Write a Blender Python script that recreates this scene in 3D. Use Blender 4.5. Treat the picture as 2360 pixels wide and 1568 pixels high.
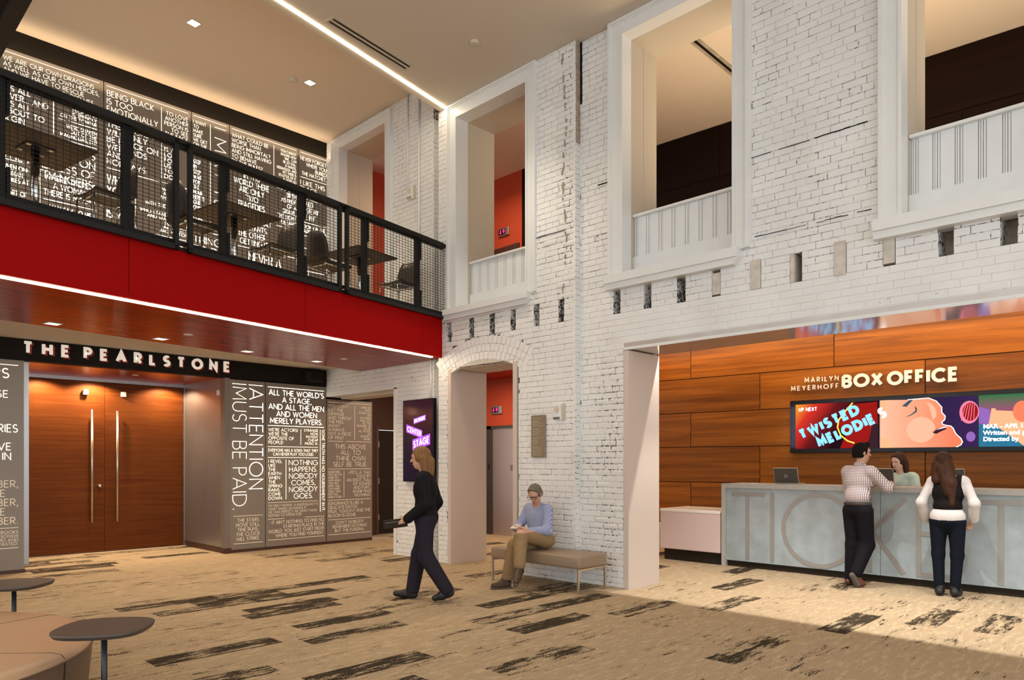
import bpy, bmesh, math, random
import numpy as np
from mathutils import Vector, Matrix
random.seed(7)
for o in list(bpy.data.objects): bpy.data.objects.remove(o, do_unlink=True)
SC = bpy.context.scene
COL = SC.collection
PI = math.pi
R = math.radians

# ------------------------------------------------------------------ camera
cam = bpy.data.cameras.new('camera'); camo = bpy.data.objects.new('camera', cam); COL.objects.link(camo)
camo.location = (0, 0, 1.5); camo.rotation_euler = (PI/2, 0, -math.asin(0.716632))
cam.sensor_width = 36.0; cam.lens = 36.0*1644/2360; cam.shift_y = 281/2360; cam.clip_end = 200
SC.camera = camo
SC.view_settings.view_transform = 'Standard'; SC.view_settings.look = 'None'
SC.view_settings.gamma = 1.0; SC.view_settings.exposure = 0.0; SC.view_settings.use_curve_mapping = False

# ------------------------------------------------------------------ world and main lamps
w = bpy.data.worlds.new('lobby_ambient_fill'); SC.world = w; w.use_nodes = True
w.node_tree.nodes['Background'].inputs[0].default_value = (0.93, 0.972, 1.0, 1)
w.node_tree.nodes['Background'].inputs[1].default_value = 2.1  # even ambient fill added through the unbuilt sides, raised to lighten the brick

def lamp(kind, loc, energy, color=(1, .8, .58), size=.1, size_y=None, spot=None, blend=.6, rot=(0, 0, 0), name='lamp'):
    l = bpy.data.lights.new(name, kind); o = bpy.data.objects.new(name, l); COL.objects.link(o)
    o.location = loc; o.rotation_euler = rot; l.energy = energy; l.color = color
    if kind == 'AREA':
        l.size = size
        if size_y: l.shape = 'RECTANGLE'; l.size_y = size_y
    elif kind == 'SPOT':
        l.spot_size = R(spot); l.spot_blend = blend; l.shadow_soft_size = size
    else: l.shadow_soft_size = size
    return o
WARM = (1.0, .80, .56); WARM2 = (1.0, .70, .42); NEUT = (1.0, .955, .89)
# lobby ceiling downlights above and behind the photographer
for (x, y) in ((3.2, 3.6), (5.2, 1.6), (1.4, 1.4), (5.4, 5.2), (3.0, -1.0)):
    lamp('SPOT', (x, y, 6.66), 62, WARM, .09, spot=105, blend=.9, name='lobby_down_and_fill_lamp')
lamp('SPOT', (5.7, 6.4, 6.66), 190, (1, .88, .70), .07, spot=80, blend=.9, rot=(0, R(-9), 0), name='lobby_down_and_fill_lamp')  # added wall-washing spot without a fitting, brightens the lower brick
# box office: ceiling row inside the opening, wall washers along the wood wall
for y in (4.6, 3.4, 2.2, 1.0, -.2):
    lamp('SPOT', (7.80, y, 3.42), 205, NEUT, .014, spot=90, blend=.4, rot=(0, R(6), 0), name='office_downlight_lamp')
lamp('AREA', (10.95, 3.6, 3.54), 95, WARM2, .10, 8.4, rot=(0, R(-14), R(3.35)), name='office_wallwash_lamp')
lamp('AREA', (9.3, 2.6, 3.54), 12, NEUT, .8, 5.0, name='office_ceiling_lamp')
lamp('AREA', (2.4, 11.32, 6.97), 22, (1, .76, .50), 9.0, .05, rot=(R(145), 0, 0), name='upper_band_cove_lamp')
# rooms upstairs behind the brick wall
lamp('AREA', (9.0, 2.5, 4.6), 150, WARM, 1.6, 6.0, rot=(PI, 0, 0), name='upper_cove_lamp')
lamp('AREA', (8.9, 9.3, 6.9), 60, WARM2, .8, 2.0, name='upper_lift_lobby_lamp')
lamp('AREA', (8.9, 9.2, 3.12), 85, WARM, .5, 2.2, name='lift_lobby_lamp')
# ------------------------------------------------------------------ materials
MATS = {}
def nodes(name):
    m = bpy.data.materials.new(name); m.use_nodes = True; MATS[name] = m
    nt = m.node_tree; return m, nt, nt.nodes['Principled BSDF']
def L(nt, a, b): nt.links.new(a, b)
def nd(nt, t, **kw):
    n = nt.nodes.new(t)
    for k, v in kw.items():
        if k in n.inputs: n.inputs[k].default_value = v
        else: setattr(n, k, v)
    return n
def c4(c): return (c[0], c[1], c[2], 1)
def mat(name, col, rough=.5, metal=0, var=0., vscale=8., stretch=(1, 1, 1), bump=0., bscale=60., col2=None, spec=None, coat=0, emit=None, estr=0):
    """plain principled material; var/col2 mixes in a noise tint, bump adds fine relief"""
    m, nt, p = nodes(name)
    p.inputs['Base Color'].default_value = c4(col); p.inputs['Roughness'].default_value = rough; p.inputs['Metallic'].default_value = metal
    if spec is not None: p.inputs['Specular IOR Level'].default_value = spec
    if coat: p.inputs['Coat Weight'].default_value = coat; p.inputs['Coat Roughness'].default_value = .12
    if emit: p.inputs['Emission Color'].default_value = c4(emit); p.inputs['Emission Strength'].default_value = estr
    if var or bump or col2:
        tc = nd(nt, 'ShaderNodeTexCoord'); mp = nd(nt, 'ShaderNodeMapping'); mp.inputs['Scale'].default_value = stretch
        L(nt, tc.outputs['Object'], mp.inputs['Vector'])
        if var or col2:
            n = nd(nt, 'ShaderNodeTexNoise', Scale=vscale, Detail=6., Roughness=.6); L(nt, mp.outputs[0], n.inputs['Vector'])
            cr = nd(nt, 'ShaderNodeValToRGB'); cr.color_ramp.elements[0].position = .32; cr.color_ramp.elements[1].position = .68
            c2 = col2 or tuple(x*(1-var) for x in col)
            cr.color_ramp.elements[0].color = c4(c2); cr.color_ramp.elements[1].color = c4(col)
            L(nt, n.outputs['Fac'], cr.inputs[0]); L(nt, cr.outputs[0], p.inputs['Base Color'])
        if bump:
            n2 = nd(nt, 'ShaderNodeTexNoise', Scale=bscale, Detail=4.); L(nt, mp.outputs[0], n2.inputs['Vector'])
            b = nd(nt, 'ShaderNodeBump', Strength=bump, Distance=.01); L(nt, n2.outputs['Fac'], b.inputs['Height']); L(nt, b.outputs[0], p.inputs['Normal'])
    return m
def emis(name, col, s, sample=False):
    m = bpy.data.materials.new(name); m.use_nodes = True; MATS[name] = m; nt = m.node_tree
    for n in list(nt.nodes): nt.nodes.remove(n)
    e = nd(nt, 'ShaderNodeEmission', Color=c4(col), Strength=s); o = nd(nt, 'ShaderNodeOutputMaterial'); L(nt, e.outputs[0], o.inputs[0])
    if not sample: m.cycles.emission_sampling = 'NONE'
    return m
def wood(name, c_dark, c_light, rough=.35, scale=1.0, axis=1, coat=.0, rand=.0, spec=.5):
    """long-grain veneer: noise stretched along one object axis (0 X, 1 Y)"""
    m, nt, p = nodes(name); p.inputs['Roughness'].default_value = rough; p.inputs['Specular IOR Level'].default_value = spec
    if coat: p.inputs['Coat Weight'].default_value = coat; p.inputs['Coat Roughness'].default_value = .15
    tc = nd(nt, 'ShaderNodeTexCoord'); mp = nd(nt, 'ShaderNodeMapping')
    s = [9*scale]*3; s[axis] = .55*scale; s[2] = 14*scale; mp.inputs['Scale'].default_value = s
    oi = nd(nt, 'ShaderNodeObjectInfo'); ad = nd(nt, 'ShaderNodeVectorMath', operation='ADD'); sc = nd(nt, 'ShaderNodeVectorMath', operation='SCALE'); sc.inputs['Scale'].default_value = 37.
    cx = nd(nt, 'ShaderNodeCombineXYZ'); 
    for k in range(3): L(nt, oi.outputs['Random'], cx.inputs[k])
    L(nt, cx.outputs[0], sc.inputs[0]); L(nt, tc.outputs['Object'], ad.inputs[0]); L(nt, sc.outputs[0], ad.inputs[1]); L(nt, ad.outputs[0], mp.inputs['Vector'])
    n = nd(nt, 'ShaderNodeTexNoise', Scale=1., Detail=8., Roughness=.65, Distortion=.6); L(nt, mp.outputs[0], n.inputs['Vector'])
    cr = nd(nt, 'ShaderNodeValToRGB'); e = cr.color_ramp.elements; e[0].position = .28; e[1].position = .72; e[0].color = c4(c_dark); e[1].color = c4(c_light)
    L(nt, n.outputs['Fac'], cr.inputs[0])
    hv = nd(nt, 'ShaderNodeHueSaturation'); L(nt, cr.outputs[0], hv.inputs['Color'])
    if rand:
        mr = nd(nt, 'ShaderNodeMapRange'); mr.inputs['To Min'].default_value = 1-rand; mr.inputs['To Max'].default_value = 1+rand; L(nt, oi.outputs['Random'], mr.inputs['Value']); L(nt, mr.outputs[0], hv.inputs['Value'])
    L(nt, hv.outputs[0], p.inputs['Base Color'])
    return m
def painted_brick(name, white, dark, amount=.46, rough=.42):
    """old white paint with chips and grime spots that show the dark body"""
    m, nt, p = nodes(name); p.inputs['Roughness'].default_value = rough
    tc = nd(nt, 'ShaderNodeTexCoord'); geo = nd(nt, 'ShaderNodeNewGeometry')
    n = nd(nt, 'ShaderNodeTexNoise', Scale=2.2, Detail=5.); L(nt, geo.outputs['Position'], n.inputs['Vector'])
    cr = nd(nt, 'ShaderNodeValToRGB'); e = cr.color_ramp.elements; e[0].position = .3; e[1].position = .7
    e[0].color = c4(tuple(x*.90 for x in white)); e[1].color = c4(white); L(nt, n.outputs['Fac'], cr.inputs[0])
    n2 = nd(nt, 'ShaderNodeTexNoise', Scale=26., Detail=7., Roughness=.62); L(nt, geo.outputs['Position'], n2.inputs['Vector'])
    n3 = nd(nt, 'ShaderNodeTexNoise', Scale=3.1, Detail=2.); L(nt, geo.outputs['Position'], n3.inputs['Vector'])
    mul = nd(nt, 'ShaderNodeMath', operation='MULTIPLY_ADD'); mul.inputs[1].default_value = .35; L(nt, n3.outputs['Fac'], mul.inputs[0]); L(nt, n2.outputs['Fac'], mul.inputs[2])
    r2 = nd(nt, 'ShaderNodeValToRGB'); r2.color_ramp.elements[0].position = amount; r2.color_ramp.elements[1].position = amount+.05
    r2.color_ramp.elements[0].color = (0, 0, 0, 1); r2.color_ramp.elements[1].color = (1, 1, 1, 1); L(nt, mul.outputs[0], r2.inputs[0])
    mx = nd(nt, 'ShaderNodeMixRGB'); mx.inputs[1].default_value = c4(dark); L(nt, r2.outputs[0], mx.inputs[0]); L(nt, cr.outputs[0], mx.inputs[2]); L(nt, mx.outputs[0], p.inputs['Base Color'])
    b = nd(nt, 'ShaderNodeBump', Strength=.35, Distance=.006); L(nt, n2.outputs['Fac'], b.inputs['Height']); L(nt, b.outputs[0], p.inputs['Normal'])
    return m
def carpet(name):
    """plank carpet: 0.25 x 1.0 m planks, each with its own share of charcoal flecks"""
    m, nt, p = nodes(name); p.inputs['Roughness'].default_value = .95; p.inputs['Specular IOR Level'].default_value = .1
    tc = nd(nt, 'ShaderNodeTexCoord'); sx = nd(nt, 'ShaderNodeSeparateXYZ'); L(nt, tc.outputs['Object'], sx.inputs[0])
    def M(op, a, b=None, c=None):
        n = nd(nt, 'ShaderNodeMath', operation=op)
        for i, v in enumerate((a, b, c)):
            if v is None: continue
            if isinstance(v, (int, float)): n.inputs[i].default_value = v
            else: L(nt, v, n.inputs[i])
        return n.outputs[0]
    row = M('FLOOR', M('DIVIDE', sx.outputs['Y'], .25))
    wn = nd(nt, 'ShaderNodeTexWhiteNoise', noise_dimensions='1D'); L(nt, row, wn.inputs['W'])
    col = M('FLOOR', M('ADD', sx.outputs['X'], M('MULTIPLY', wn.outputs['Value'], 3.0)))
    cb = nd(nt, 'ShaderNodeCombineXYZ'); L(nt, row, cb.inputs[0]); L(nt, col, cb.inputs[1])
    w2 = nd(nt, 'ShaderNodeTexWhiteNoise', noise_dimensions='2D'); L(nt, cb.outputs[0], w2.inputs['Vector'])
    # large-scale clusters of dark planks
    big = nd(nt, 'ShaderNodeTexNoise', Scale=.55, Detail=1.); L(nt, cb.outputs[0], big.inputs['Vector'])
    mp = nd(nt, 'ShaderNodeMapping'); mp.inputs['Scale'].default_value = (3.6, 19., 1.); L(nt, tc.outputs['Object'], mp.inputs['Vector'])
    nz = nd(nt, 'ShaderNodeTexNoise', Scale=1., Detail=9., Roughness=.80); L(nt, mp.outputs[0], nz.inputs['Vector'])
    mp2 = nd(nt, 'ShaderNodeMapping'); mp2.inputs['Scale'].default_value = (55., 120., 1.); L(nt, tc.outputs['Object'], mp2.inputs['Vector'])
    nz2 = nd(nt, 'ShaderNodeTexNoise', Scale=1., Detail=2.); L(nt, mp2.outputs[0], nz2.inputs['Vector'])
    # coverage: most planks a little, one in eleven nearly full
    rr = nd(nt, 'ShaderNodeValToRGB'); e = rr.color_ramp.elements; rr.color_ramp.interpolation = 'CONSTANT'
    e[0].position = 0; e[0].color = (.375,)*3+(1,); e[1].position = .46; e[1].color = (.415,)*3+(1,)
    for pos, v in ((.72, .445), (.87, .51), (.945, .55)):
        q = e.new(pos); q.color = (v,)*3+(1,)
    L(nt, w2.outputs['Value'], rr.inputs[0])
    v = M('ADD', M('MULTIPLY', nz.outputs['Fac'], .80), M('MULTIPLY', nz2.outputs['Fac'], .20))
    mpl = nd(nt, 'ShaderNodeMapping'); mpl.inputs['Scale'].default_value = (1.7, 7.5, 1.); mpl.inputs['Location'].default_value = (3, 8, 0); L(nt, tc.outputs['Object'], mpl.inputs['Vector'])
    lo_ = nd(nt, 'ShaderNodeTexNoise', Scale=1., Detail=3., Roughness=.6); L(nt, mpl.outputs[0], lo_.inputs['Vector'])
    thr = M('ADD', rr.outputs[0], M('MULTIPLY', M('SUBTRACT', lo_.outputs['Fac'], .5), .34))
    dk = M('SUBTRACT', thr, v)
    dk = M('MULTIPLY', dk, 34.); dkc = nd(nt, 'ShaderNodeClamp'); L(nt, M('ADD', dk, .5), dkc.inputs[0])
    mp3 = nd(nt, 'ShaderNodeMapping'); mp3.inputs['Scale'].default_value = (5., 21., 1.); mp3.inputs['Location'].default_value = (9, 4, 0); L(nt, tc.outputs['Object'], mp3.inputs['Vector'])
    nz3 = nd(nt, 'ShaderNodeTexNoise', Scale=1., Detail=6., Roughness=.75); L(nt, mp3.outputs[0], nz3.inputs['Vector'])
    lt = nd(nt, 'ShaderNodeValToRGB'); lt.color_ramp.elements[0].position = .50; lt.color_ramp.elements[1].position = .60
    lt.color_ramp.elements[0].color = (.43, .322, .205, 1); lt.color_ramp.elements[1].color = (.53, .415, .27, 1); L(nt, nz3.outputs['Fac'], lt.inputs[0])
    fb = nd(nt, 'ShaderNodeMixRGB', blend_type='MULTIPLY'); fb.inputs[0].default_value = .55; L(nt, lt.outputs[0], fb.inputs[1])
    fr = nd(nt, 'ShaderNodeValToRGB'); fr.color_ramp.elements[0].position = .3; fr.color_ramp.elements[0].color = (.6, .6, .6, 1); fr.color_ramp.elements[1].position = .65; L(nt, nz2.outputs['Fac'], fr.inputs[0]); L(nt, fr.outputs[0], fb.inputs[2])
    mx = nd(nt, 'ShaderNodeMixRGB'); L(nt, dkc.outputs[0], mx.inputs[0]); L(nt, fb.outputs[0], mx.inputs[1]); mx.inputs[2].default_value = (.042, .031, .019, 1)
    L(nt, mx.outputs[0], p.inputs['Base Color'])
    b = nd(nt, 'ShaderNodeBump', Strength=.4, Distance=.006); L(nt, nz2.outputs['Fac'], b.inputs['Height']); L(nt, b.outputs[0], p.inputs['Normal'])
    return m
def checks(name, c1, c2, scale):
    """woven gingham in the garment's own coordinates"""
    m, nt, p = nodes(name); p.inputs['Roughness'].default_value = .85
    tc = nd(nt, 'ShaderNodeTexCoord'); sx = nd(nt, 'ShaderNodeSeparateXYZ'); L(nt, tc.outputs['Object'], sx.inputs[0])
    outs = []
    for k in ('X', 'Y', 'Z'):
        a = nd(nt, 'ShaderNodeMath', operation='MULTIPLY'); a.inputs[1].default_value = scale; L(nt, sx.outputs[k], a.inputs[0])
        f = nd(nt, 'ShaderNodeMath', operation='FRACT'); L(nt, a.outputs[0], f.inputs[0])
        g = nd(nt, 'ShaderNodeMath', operation='GREATER_THAN'); g.inputs[1].default_value = .5; L(nt, f.outputs[0], g.inputs[0]); outs.append(g.outputs[0])
    ad = nd(nt, 'ShaderNodeMath', operation='ADD'); L(nt, outs[1], ad.inputs[0]); L(nt, outs[2], ad.inputs[1])
    h = nd(nt, 'ShaderNodeMath', operation='MULTIPLY'); h.inputs[1].default_value = .5; L(nt, ad.outputs[0], h.inputs[0])
    mx = nd(nt, 'ShaderNodeMixRGB'); mx.inputs[1].default_value = c4(c1); mx.inputs[2].default_value = c4(c2); L(nt, h.outputs[0], mx.inputs[0]); L(nt, mx.outputs[0], p.inputs['Base Color'])
    return m

painted_brick('brick_white', (.81, .805, .79), (.24, .20, .17), .43)
painted_brick('brick_rough', (.79, .78, .755), (.24, .19, .15), .48)
painted_brick('mortar', (.74, .73, .705), (.07, .055, .045), .62, .7)
painted_brick('mortar_new', (.76, .75, .725), (.35, .32, .29), .46, .6)
mat('pocket_dark', (.46, .38, .29), .8, var=.4, vscale=9, bump=.4, bscale=30)
mat('white_trim', (.76, .765, .75), .32, var=.05, vscale=3)
mat('board_white', (.74, .755, .755), .4, var=.06, vscale=5)
mat('plaster_tan', (.55, .475, .375), .55)
mat('lining_white', (.60, .505, .44), .42)
mat('header_gloss', (.52, .46, .42), .09, spec=.9, coat=.6)
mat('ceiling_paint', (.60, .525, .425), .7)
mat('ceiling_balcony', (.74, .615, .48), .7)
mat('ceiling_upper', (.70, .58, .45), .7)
mat('black_paint', (.011, .008, .006), .6, spec=.12)
mat('black_steel', (.013, .0125, .012), .5, spec=.25)
mat('black_rubber', (.024, .018, .012), .6, spec=.15)
mat('red_paint', (.34, .0012, .0010), .6, spec=.08)
mat('red_wall', (.46, .055, .016), .6)
mat('red_ceiling', (.36, .012, .006), .5)
wood('soffit_wood', (.17, .008, .0015), (.36, .027, .004), .24, .8, 0, spec=.06)
wood('door_wood', (.085, .019, .0035), (.15, .043, .008), .5, 1.6, 0, spec=.10)
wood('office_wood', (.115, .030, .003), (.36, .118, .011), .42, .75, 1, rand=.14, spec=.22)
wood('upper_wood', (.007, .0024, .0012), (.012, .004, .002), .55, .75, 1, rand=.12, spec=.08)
mat('panel_taupe', (.235, .200, .165), .42, metal=.25)
mat('panel_side', (.20, .165, .14), .4, metal=.25)
mat('steel_wall', (.45, .455, .47), .36, metal=.85, var=.1, vscale=2, stretch=(1, 1, .15))
mat('steel_lift', (.64, .47, .40), .36, metal=.9, var=.12, vscale=3, stretch=(1, 1, .1))
mat('steel_dark', (.12, .09, .075), .4, metal=.7)
mat('chrome', (.72, .70, .67), .16, metal=1)
mat('brushed', (.62, .56, .48), .3, metal=1)
mat('kick_wood', (.055, .020, .012), .45)
mat('concrete_top', (.46, .45, .42), .5, var=.12, vscale=14)
mat('concrete_panel', (.40, .475, .51), .48, col2=(.31, .355, .37), vscale=4.5, bump=.15, bscale=40)
mat('inlay_grey', (.33, .315, .295), .45, metal=.2)
mat('solid_surface', (.74, .585, .57), .28)
mat('solid_top', (.93, .90, .86), .25)
mat('vinyl_taupe', (.29, .205, .135), .42, bump=.08, bscale=25)
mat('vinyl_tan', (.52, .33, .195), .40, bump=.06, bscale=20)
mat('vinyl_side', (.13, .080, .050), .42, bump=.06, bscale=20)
mat('table_dark', (.062, .046, .036), .45)
mat('leg_blue', (.016, .020, .026), .4)
mat('table_wood', (.060, .033, .018), .5, var=.3, vscale=6, stretch=(1, 8, 1))
mat('chair_shell', (.026, .018, .013), .45)
mat('plastic_cream', (.62, .57, .46), .5)
mat('plaque_tan', (.245, .185, .115), .45)
mat('plaque_text', (.42, .36, .28), .6)
mat('letter_cream', (.90, .86, .76), .45)
mat('letter_glow', (.85, .80, .70), .45, emit=(1, .93, .82), estr=.34)  # slight glow put into the sign letters to brighten their cream faces
mat('letter_white', (.80, .76, .70), .45)
mat('letter_red', (.22, .006, .006), .5)
mat('monitor_black', (.008, .007, .007), .3, spec=.25)
mat('laptop_grey', (.10, .092, .080), .38, metal=.5)
mat('laptop_rim', (.58, .55, .50), .3, metal=.8)
mat('paper', (.82, .78, .70), .7)
mat('green_ink', (.18, .24, .12), .7)
mat('lens_white', (.9, .87, .8), .3, emit=(1, .86, .66), estr=2.2)
mat('vent_paint', (.56, .49, .40), .6)
mat('brick_tan', (.40, .32, .245), .8, var=.35, vscale=14, bump=.4, bscale=30)
mat('timber_end', (.68, .62, .55), .75, var=.25, vscale=12)
emis('led_strip', (1, .84, .60), 38, True)
emis('text_hot', (1, .86, .66), 3.4, True)
emis('text_warm', (1, .84, .62), 1.7)
mat('text_dim', (.62, .53, .40), .5, emit=(1, .8, .55), estr=.22)
mat('text_off', (.40, .34, .25), .55)
mat('skin', (.56, .30, .20), .5); mat('skin_pale', (.62, .38, .28), .5); mat('lips', (.42, .17, .13), .5)
mat('hair_grey', (.20, .165, .12), .6, var=.5, vscale=40, stretch=(1, 1, .3), bump=.5, bscale=70, spec=.2); mat('hair_black', (.008, .006, .005), .8, spec=.1)
mat('hair_brown', (.06, .020, .007), .6, var=.55, vscale=40, stretch=(1, 1, .12), bump=.5, bscale=70, spec=.2); mat('hair_blonde', (.26, .13, .045), .5, var=.5, vscale=40, stretch=(1, 1, .12), bump=.5, bscale=70, spec=.2)
mat('eye', (.02, .015, .012), .3); mat('glasses', (.012, .010, .010), .3)
mat('khaki', (.30, .19, .085), .8, var=.18, vscale=9, bump=.2, bscale=14)
mat('black_denim', (.008, .007, .010), .8, spec=.12, var=.3, vscale=9, bump=.2, bscale=14); mat('navy_denim', (.006, .009, .016), .8, spec=.12, var=.3, vscale=9)
mat('vest_black', (.007,.005,.005), .7, spec=.12); mat('blouse_white', (.66, .61, .59), .75, var=.12, vscale=14, bump=.3, bscale=12)
mat('blazer_mint', (.55, .68, .60), .75, var=.15, vscale=8); mat('coat_black', (.010,.009,.011), .75, spec=.12, var=.3, vscale=7); mat('jean_dark', (.022, .018, .026), .8, spec=.12)
mat('boot_brown', (.075, .040, .020), .55, var=.4, vscale=14); mat('shoe_brown', (.13, .035, .022), .5); mat('sole_grey', (.10, .085, .07), .8); mat('belt', (.02, .012, .01), .5); mat('shoe_black', (.010, .009, .010), .5)
mat('sock', (.015, .013, .013), .8)
checks('shirt_blue', (.46, .50, .66), (.13, .15, .30), 62.); checks('shirt_check', (.78, .68, .66), (.075, .030, .040), 52.)
carpet('carpet')
# ------------------------------------------------------------------ object helpers
def tag(o, label=None, cat=None, group=None, kind=None):
    if label: o['label'] = label
    if cat: o['category'] = cat
    if group: o['group'] = group
    if kind: o['kind'] = kind
    return o
def empty(name, loc=(0, 0, 0), rz=0, label=None, cat=None, group=None, kind=None):
    o = bpy.data.objects.new(name, None); COL.objects.link(o); o.location = loc; o.rotation_euler = (0, 0, rz); o.empty_display_size = .1
    return tag(o, label, cat, group, kind)
class MB:
    """collects shapes, then links them as ONE mesh object"""
    def __init__(s): s.v = []; s.f = []; s.m = []; s.xf = None
    def _add(s, vs, fs, mi=0):
        b = len(s.v)
        if s.xf is not None: vs = [tuple(s.xf @ Vector(v)) for v in vs]
        s.v += [tuple(v) for v in vs]; s.f += [tuple(i+b for i in f) for f in fs]; s.m += [mi]*len(fs); return s
    def box(s, x0, x1, y0, y1, z0, z1, mi=0):
        x0, x1 = sorted((x0, x1)); y0, y1 = sorted((y0, y1)); z0, z1 = sorted((z0, z1))
        return s._add([(x0,y0,z0),(x1,y0,z0),(x1,y1,z0),(x0,y1,z0),(x0,y0,z1),(x1,y0,z1),(x1,y1,z1),(x0,y1,z1)],
            [(3,2,1,0),(4,5,6,7),(0,1,5,4),(1,2,6,5),(2,3,7,6),(3,0,4,7)], mi)
    def rbox(s, x0, x1, y0, y1, z0, z1, r, mi=0, seg=2):
        bm = bmesh.new(); bmesh.ops.create_cube(bm, size=1)
        for v in bm.verts: v.co = Vector(((x0+x1)/2+v.co.x*(x1-x0), (y0+y1)/2+v.co.y*(y1-y0), (z0+z1)/2+v.co.z*(z1-z0)))
        bmesh.ops.bevel(bm, geom=list(bm.edges), offset=r, segments=seg, profile=.5, affect='EDGES')
        bm.verts.index_update(); s._add([v.co[:] for v in bm.verts], [[v.index for v in f.verts] for f in bm.faces], mi); bm.free(); return s
    def prism(s, pts, z0, z1, mi=0):
        n = len(pts); a = sum(pts[i][0]*pts[(i+1) % n][1]-pts[(i+1) % n][0]*pts[i][1] for i in range(n))
        if a < 0: pts = pts[::-1]
        vs = [(x, y, z0) for x, y in pts]+[(x, y, z1) for x, y in pts]
        return s._add(vs, [tuple(range(n))[::-1], tuple(range(n, 2*n))]+[(i, (i+1) % n, n+(i+1) % n, n+i) for i in range(n)], mi)
    def tube(s, pts, r, n=8, mi=0, cap=True):
        pts = [Vector(p) for p in pts]; rs = r if isinstance(r, (list, tuple)) else [r]*len(pts); vs = []; fs = []
        up = None
        for i, p in enumerate(pts):
            t = (pts[min(i+1, len(pts)-1)]-pts[max(i-1, 0)]).normalized()
            if up is None: up = Vector((0, 0, 1)) if abs(t.z) < .9 else Vector((1, 0, 0))
            a = t.cross(up).normalized(); b = a.cross(t).normalized(); up = b
            vs += [p+a*math.cos(2*PI*k/n)*rs[i]+b*math.sin(2*PI*k/n)*rs[i] for k in range(n)]
        for i in range(len(pts)-1):
            for k in range(n): fs.append((i*n+k, (i+1)*n+k, (i+1)*n+(k+1) % n, i*n+(k+1) % n))
        if cap: fs.append(tuple(range(n))); fs.append(tuple(range((len(pts)-1)*n, len(pts)*n))[::-1])
        return s._add(vs, fs, mi)
    def bar(s, a, b, w, h, mi=0):
        """square bar from a to b, w wide (horizontal), h high"""
        a = Vector(a); b = Vector(b); t = (b-a).normalized(); up = Vector((0, 0, 1)) if abs(t.z) < .95 else Vector((0, 1, 0))
        sd = t.cross(up).normalized()*w/2; u2 = sd.normalized().cross(t).normalized()*h/2
        vs = [p+q for p in (a, b) for q in (-sd-u2, sd-u2, sd+u2, -sd+u2)]
        return s._add(vs, [(0,1,2,3),(7,6,5,4),(0,4,5,1),(1,5,6,2),(2,6,7,3),(3,7,4,0)], mi)
    def lathe(s, prof, n=24, mi=0, c=(0, 0)):
        vs = []; fs = []
        for r, z in prof: vs += [(c[0]+r*math.cos(2*PI*k/n), c[1]+r*math.sin(2*PI*k/n), z) for k in range(n)]
        for i in range(len(prof)-1):
            for k in range(n): fs.append((i*n+k, i*n+(k+1) % n, (i+1)*n+(k+1) % n, (i+1)*n+k))
        fs.append(tuple(range(n))[::-1]); fs.append(tuple(range((len(prof)-1)*n, len(prof)*n)))
        return s._add(vs, fs, mi)
    def build(s, name, mats, parent=None, smooth=False, loc=None, rz=0, label=None, cat=None, group=None, kind=None):
        me = bpy.data.meshes.new(name); me.from_pydata(s.v, [], s.f)
        for m in (mats if isinstance(mats, (list, tuple)) else [mats]): me.materials.append(MATS[m])
        if any(s.m): me.polygons.foreach_set('material_index', s.m)
        if smooth: me.polygons.foreach_set('use_smooth', [True]*len(s.f))
        me.update(); o = bpy.data.objects.new(name, me); COL.objects.link(o)
        if parent: o.parent = parent
        if loc: o.location = loc
        if rz: o.rotation_euler = (0, 0, rz)
        return tag(o, label, cat, group, kind)
def smooth_by_angle(o, ang=40):
    me = o.data
    bm = bmesh.new(); bm.from_mesh(me)
    for f in bm.faces: f.smooth = True
    for e in bm.edges: e.smooth = len(e.link_faces) == 2 and e.calc_face_angle(0) < R(ang)
    bm.to_mesh(me); bm.free(); return o
def copy_tree(o, parent=None):
    c = o.copy(); COL.objects.link(c); c.parent = parent
    for ch in [x for x in bpy.data.objects if x.parent == o]: copy_tree(ch, c)
    return c
def B(name, m, parent, *dims, **kw): return MB().box(*dims).build(name, m, parent, **kw)

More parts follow.
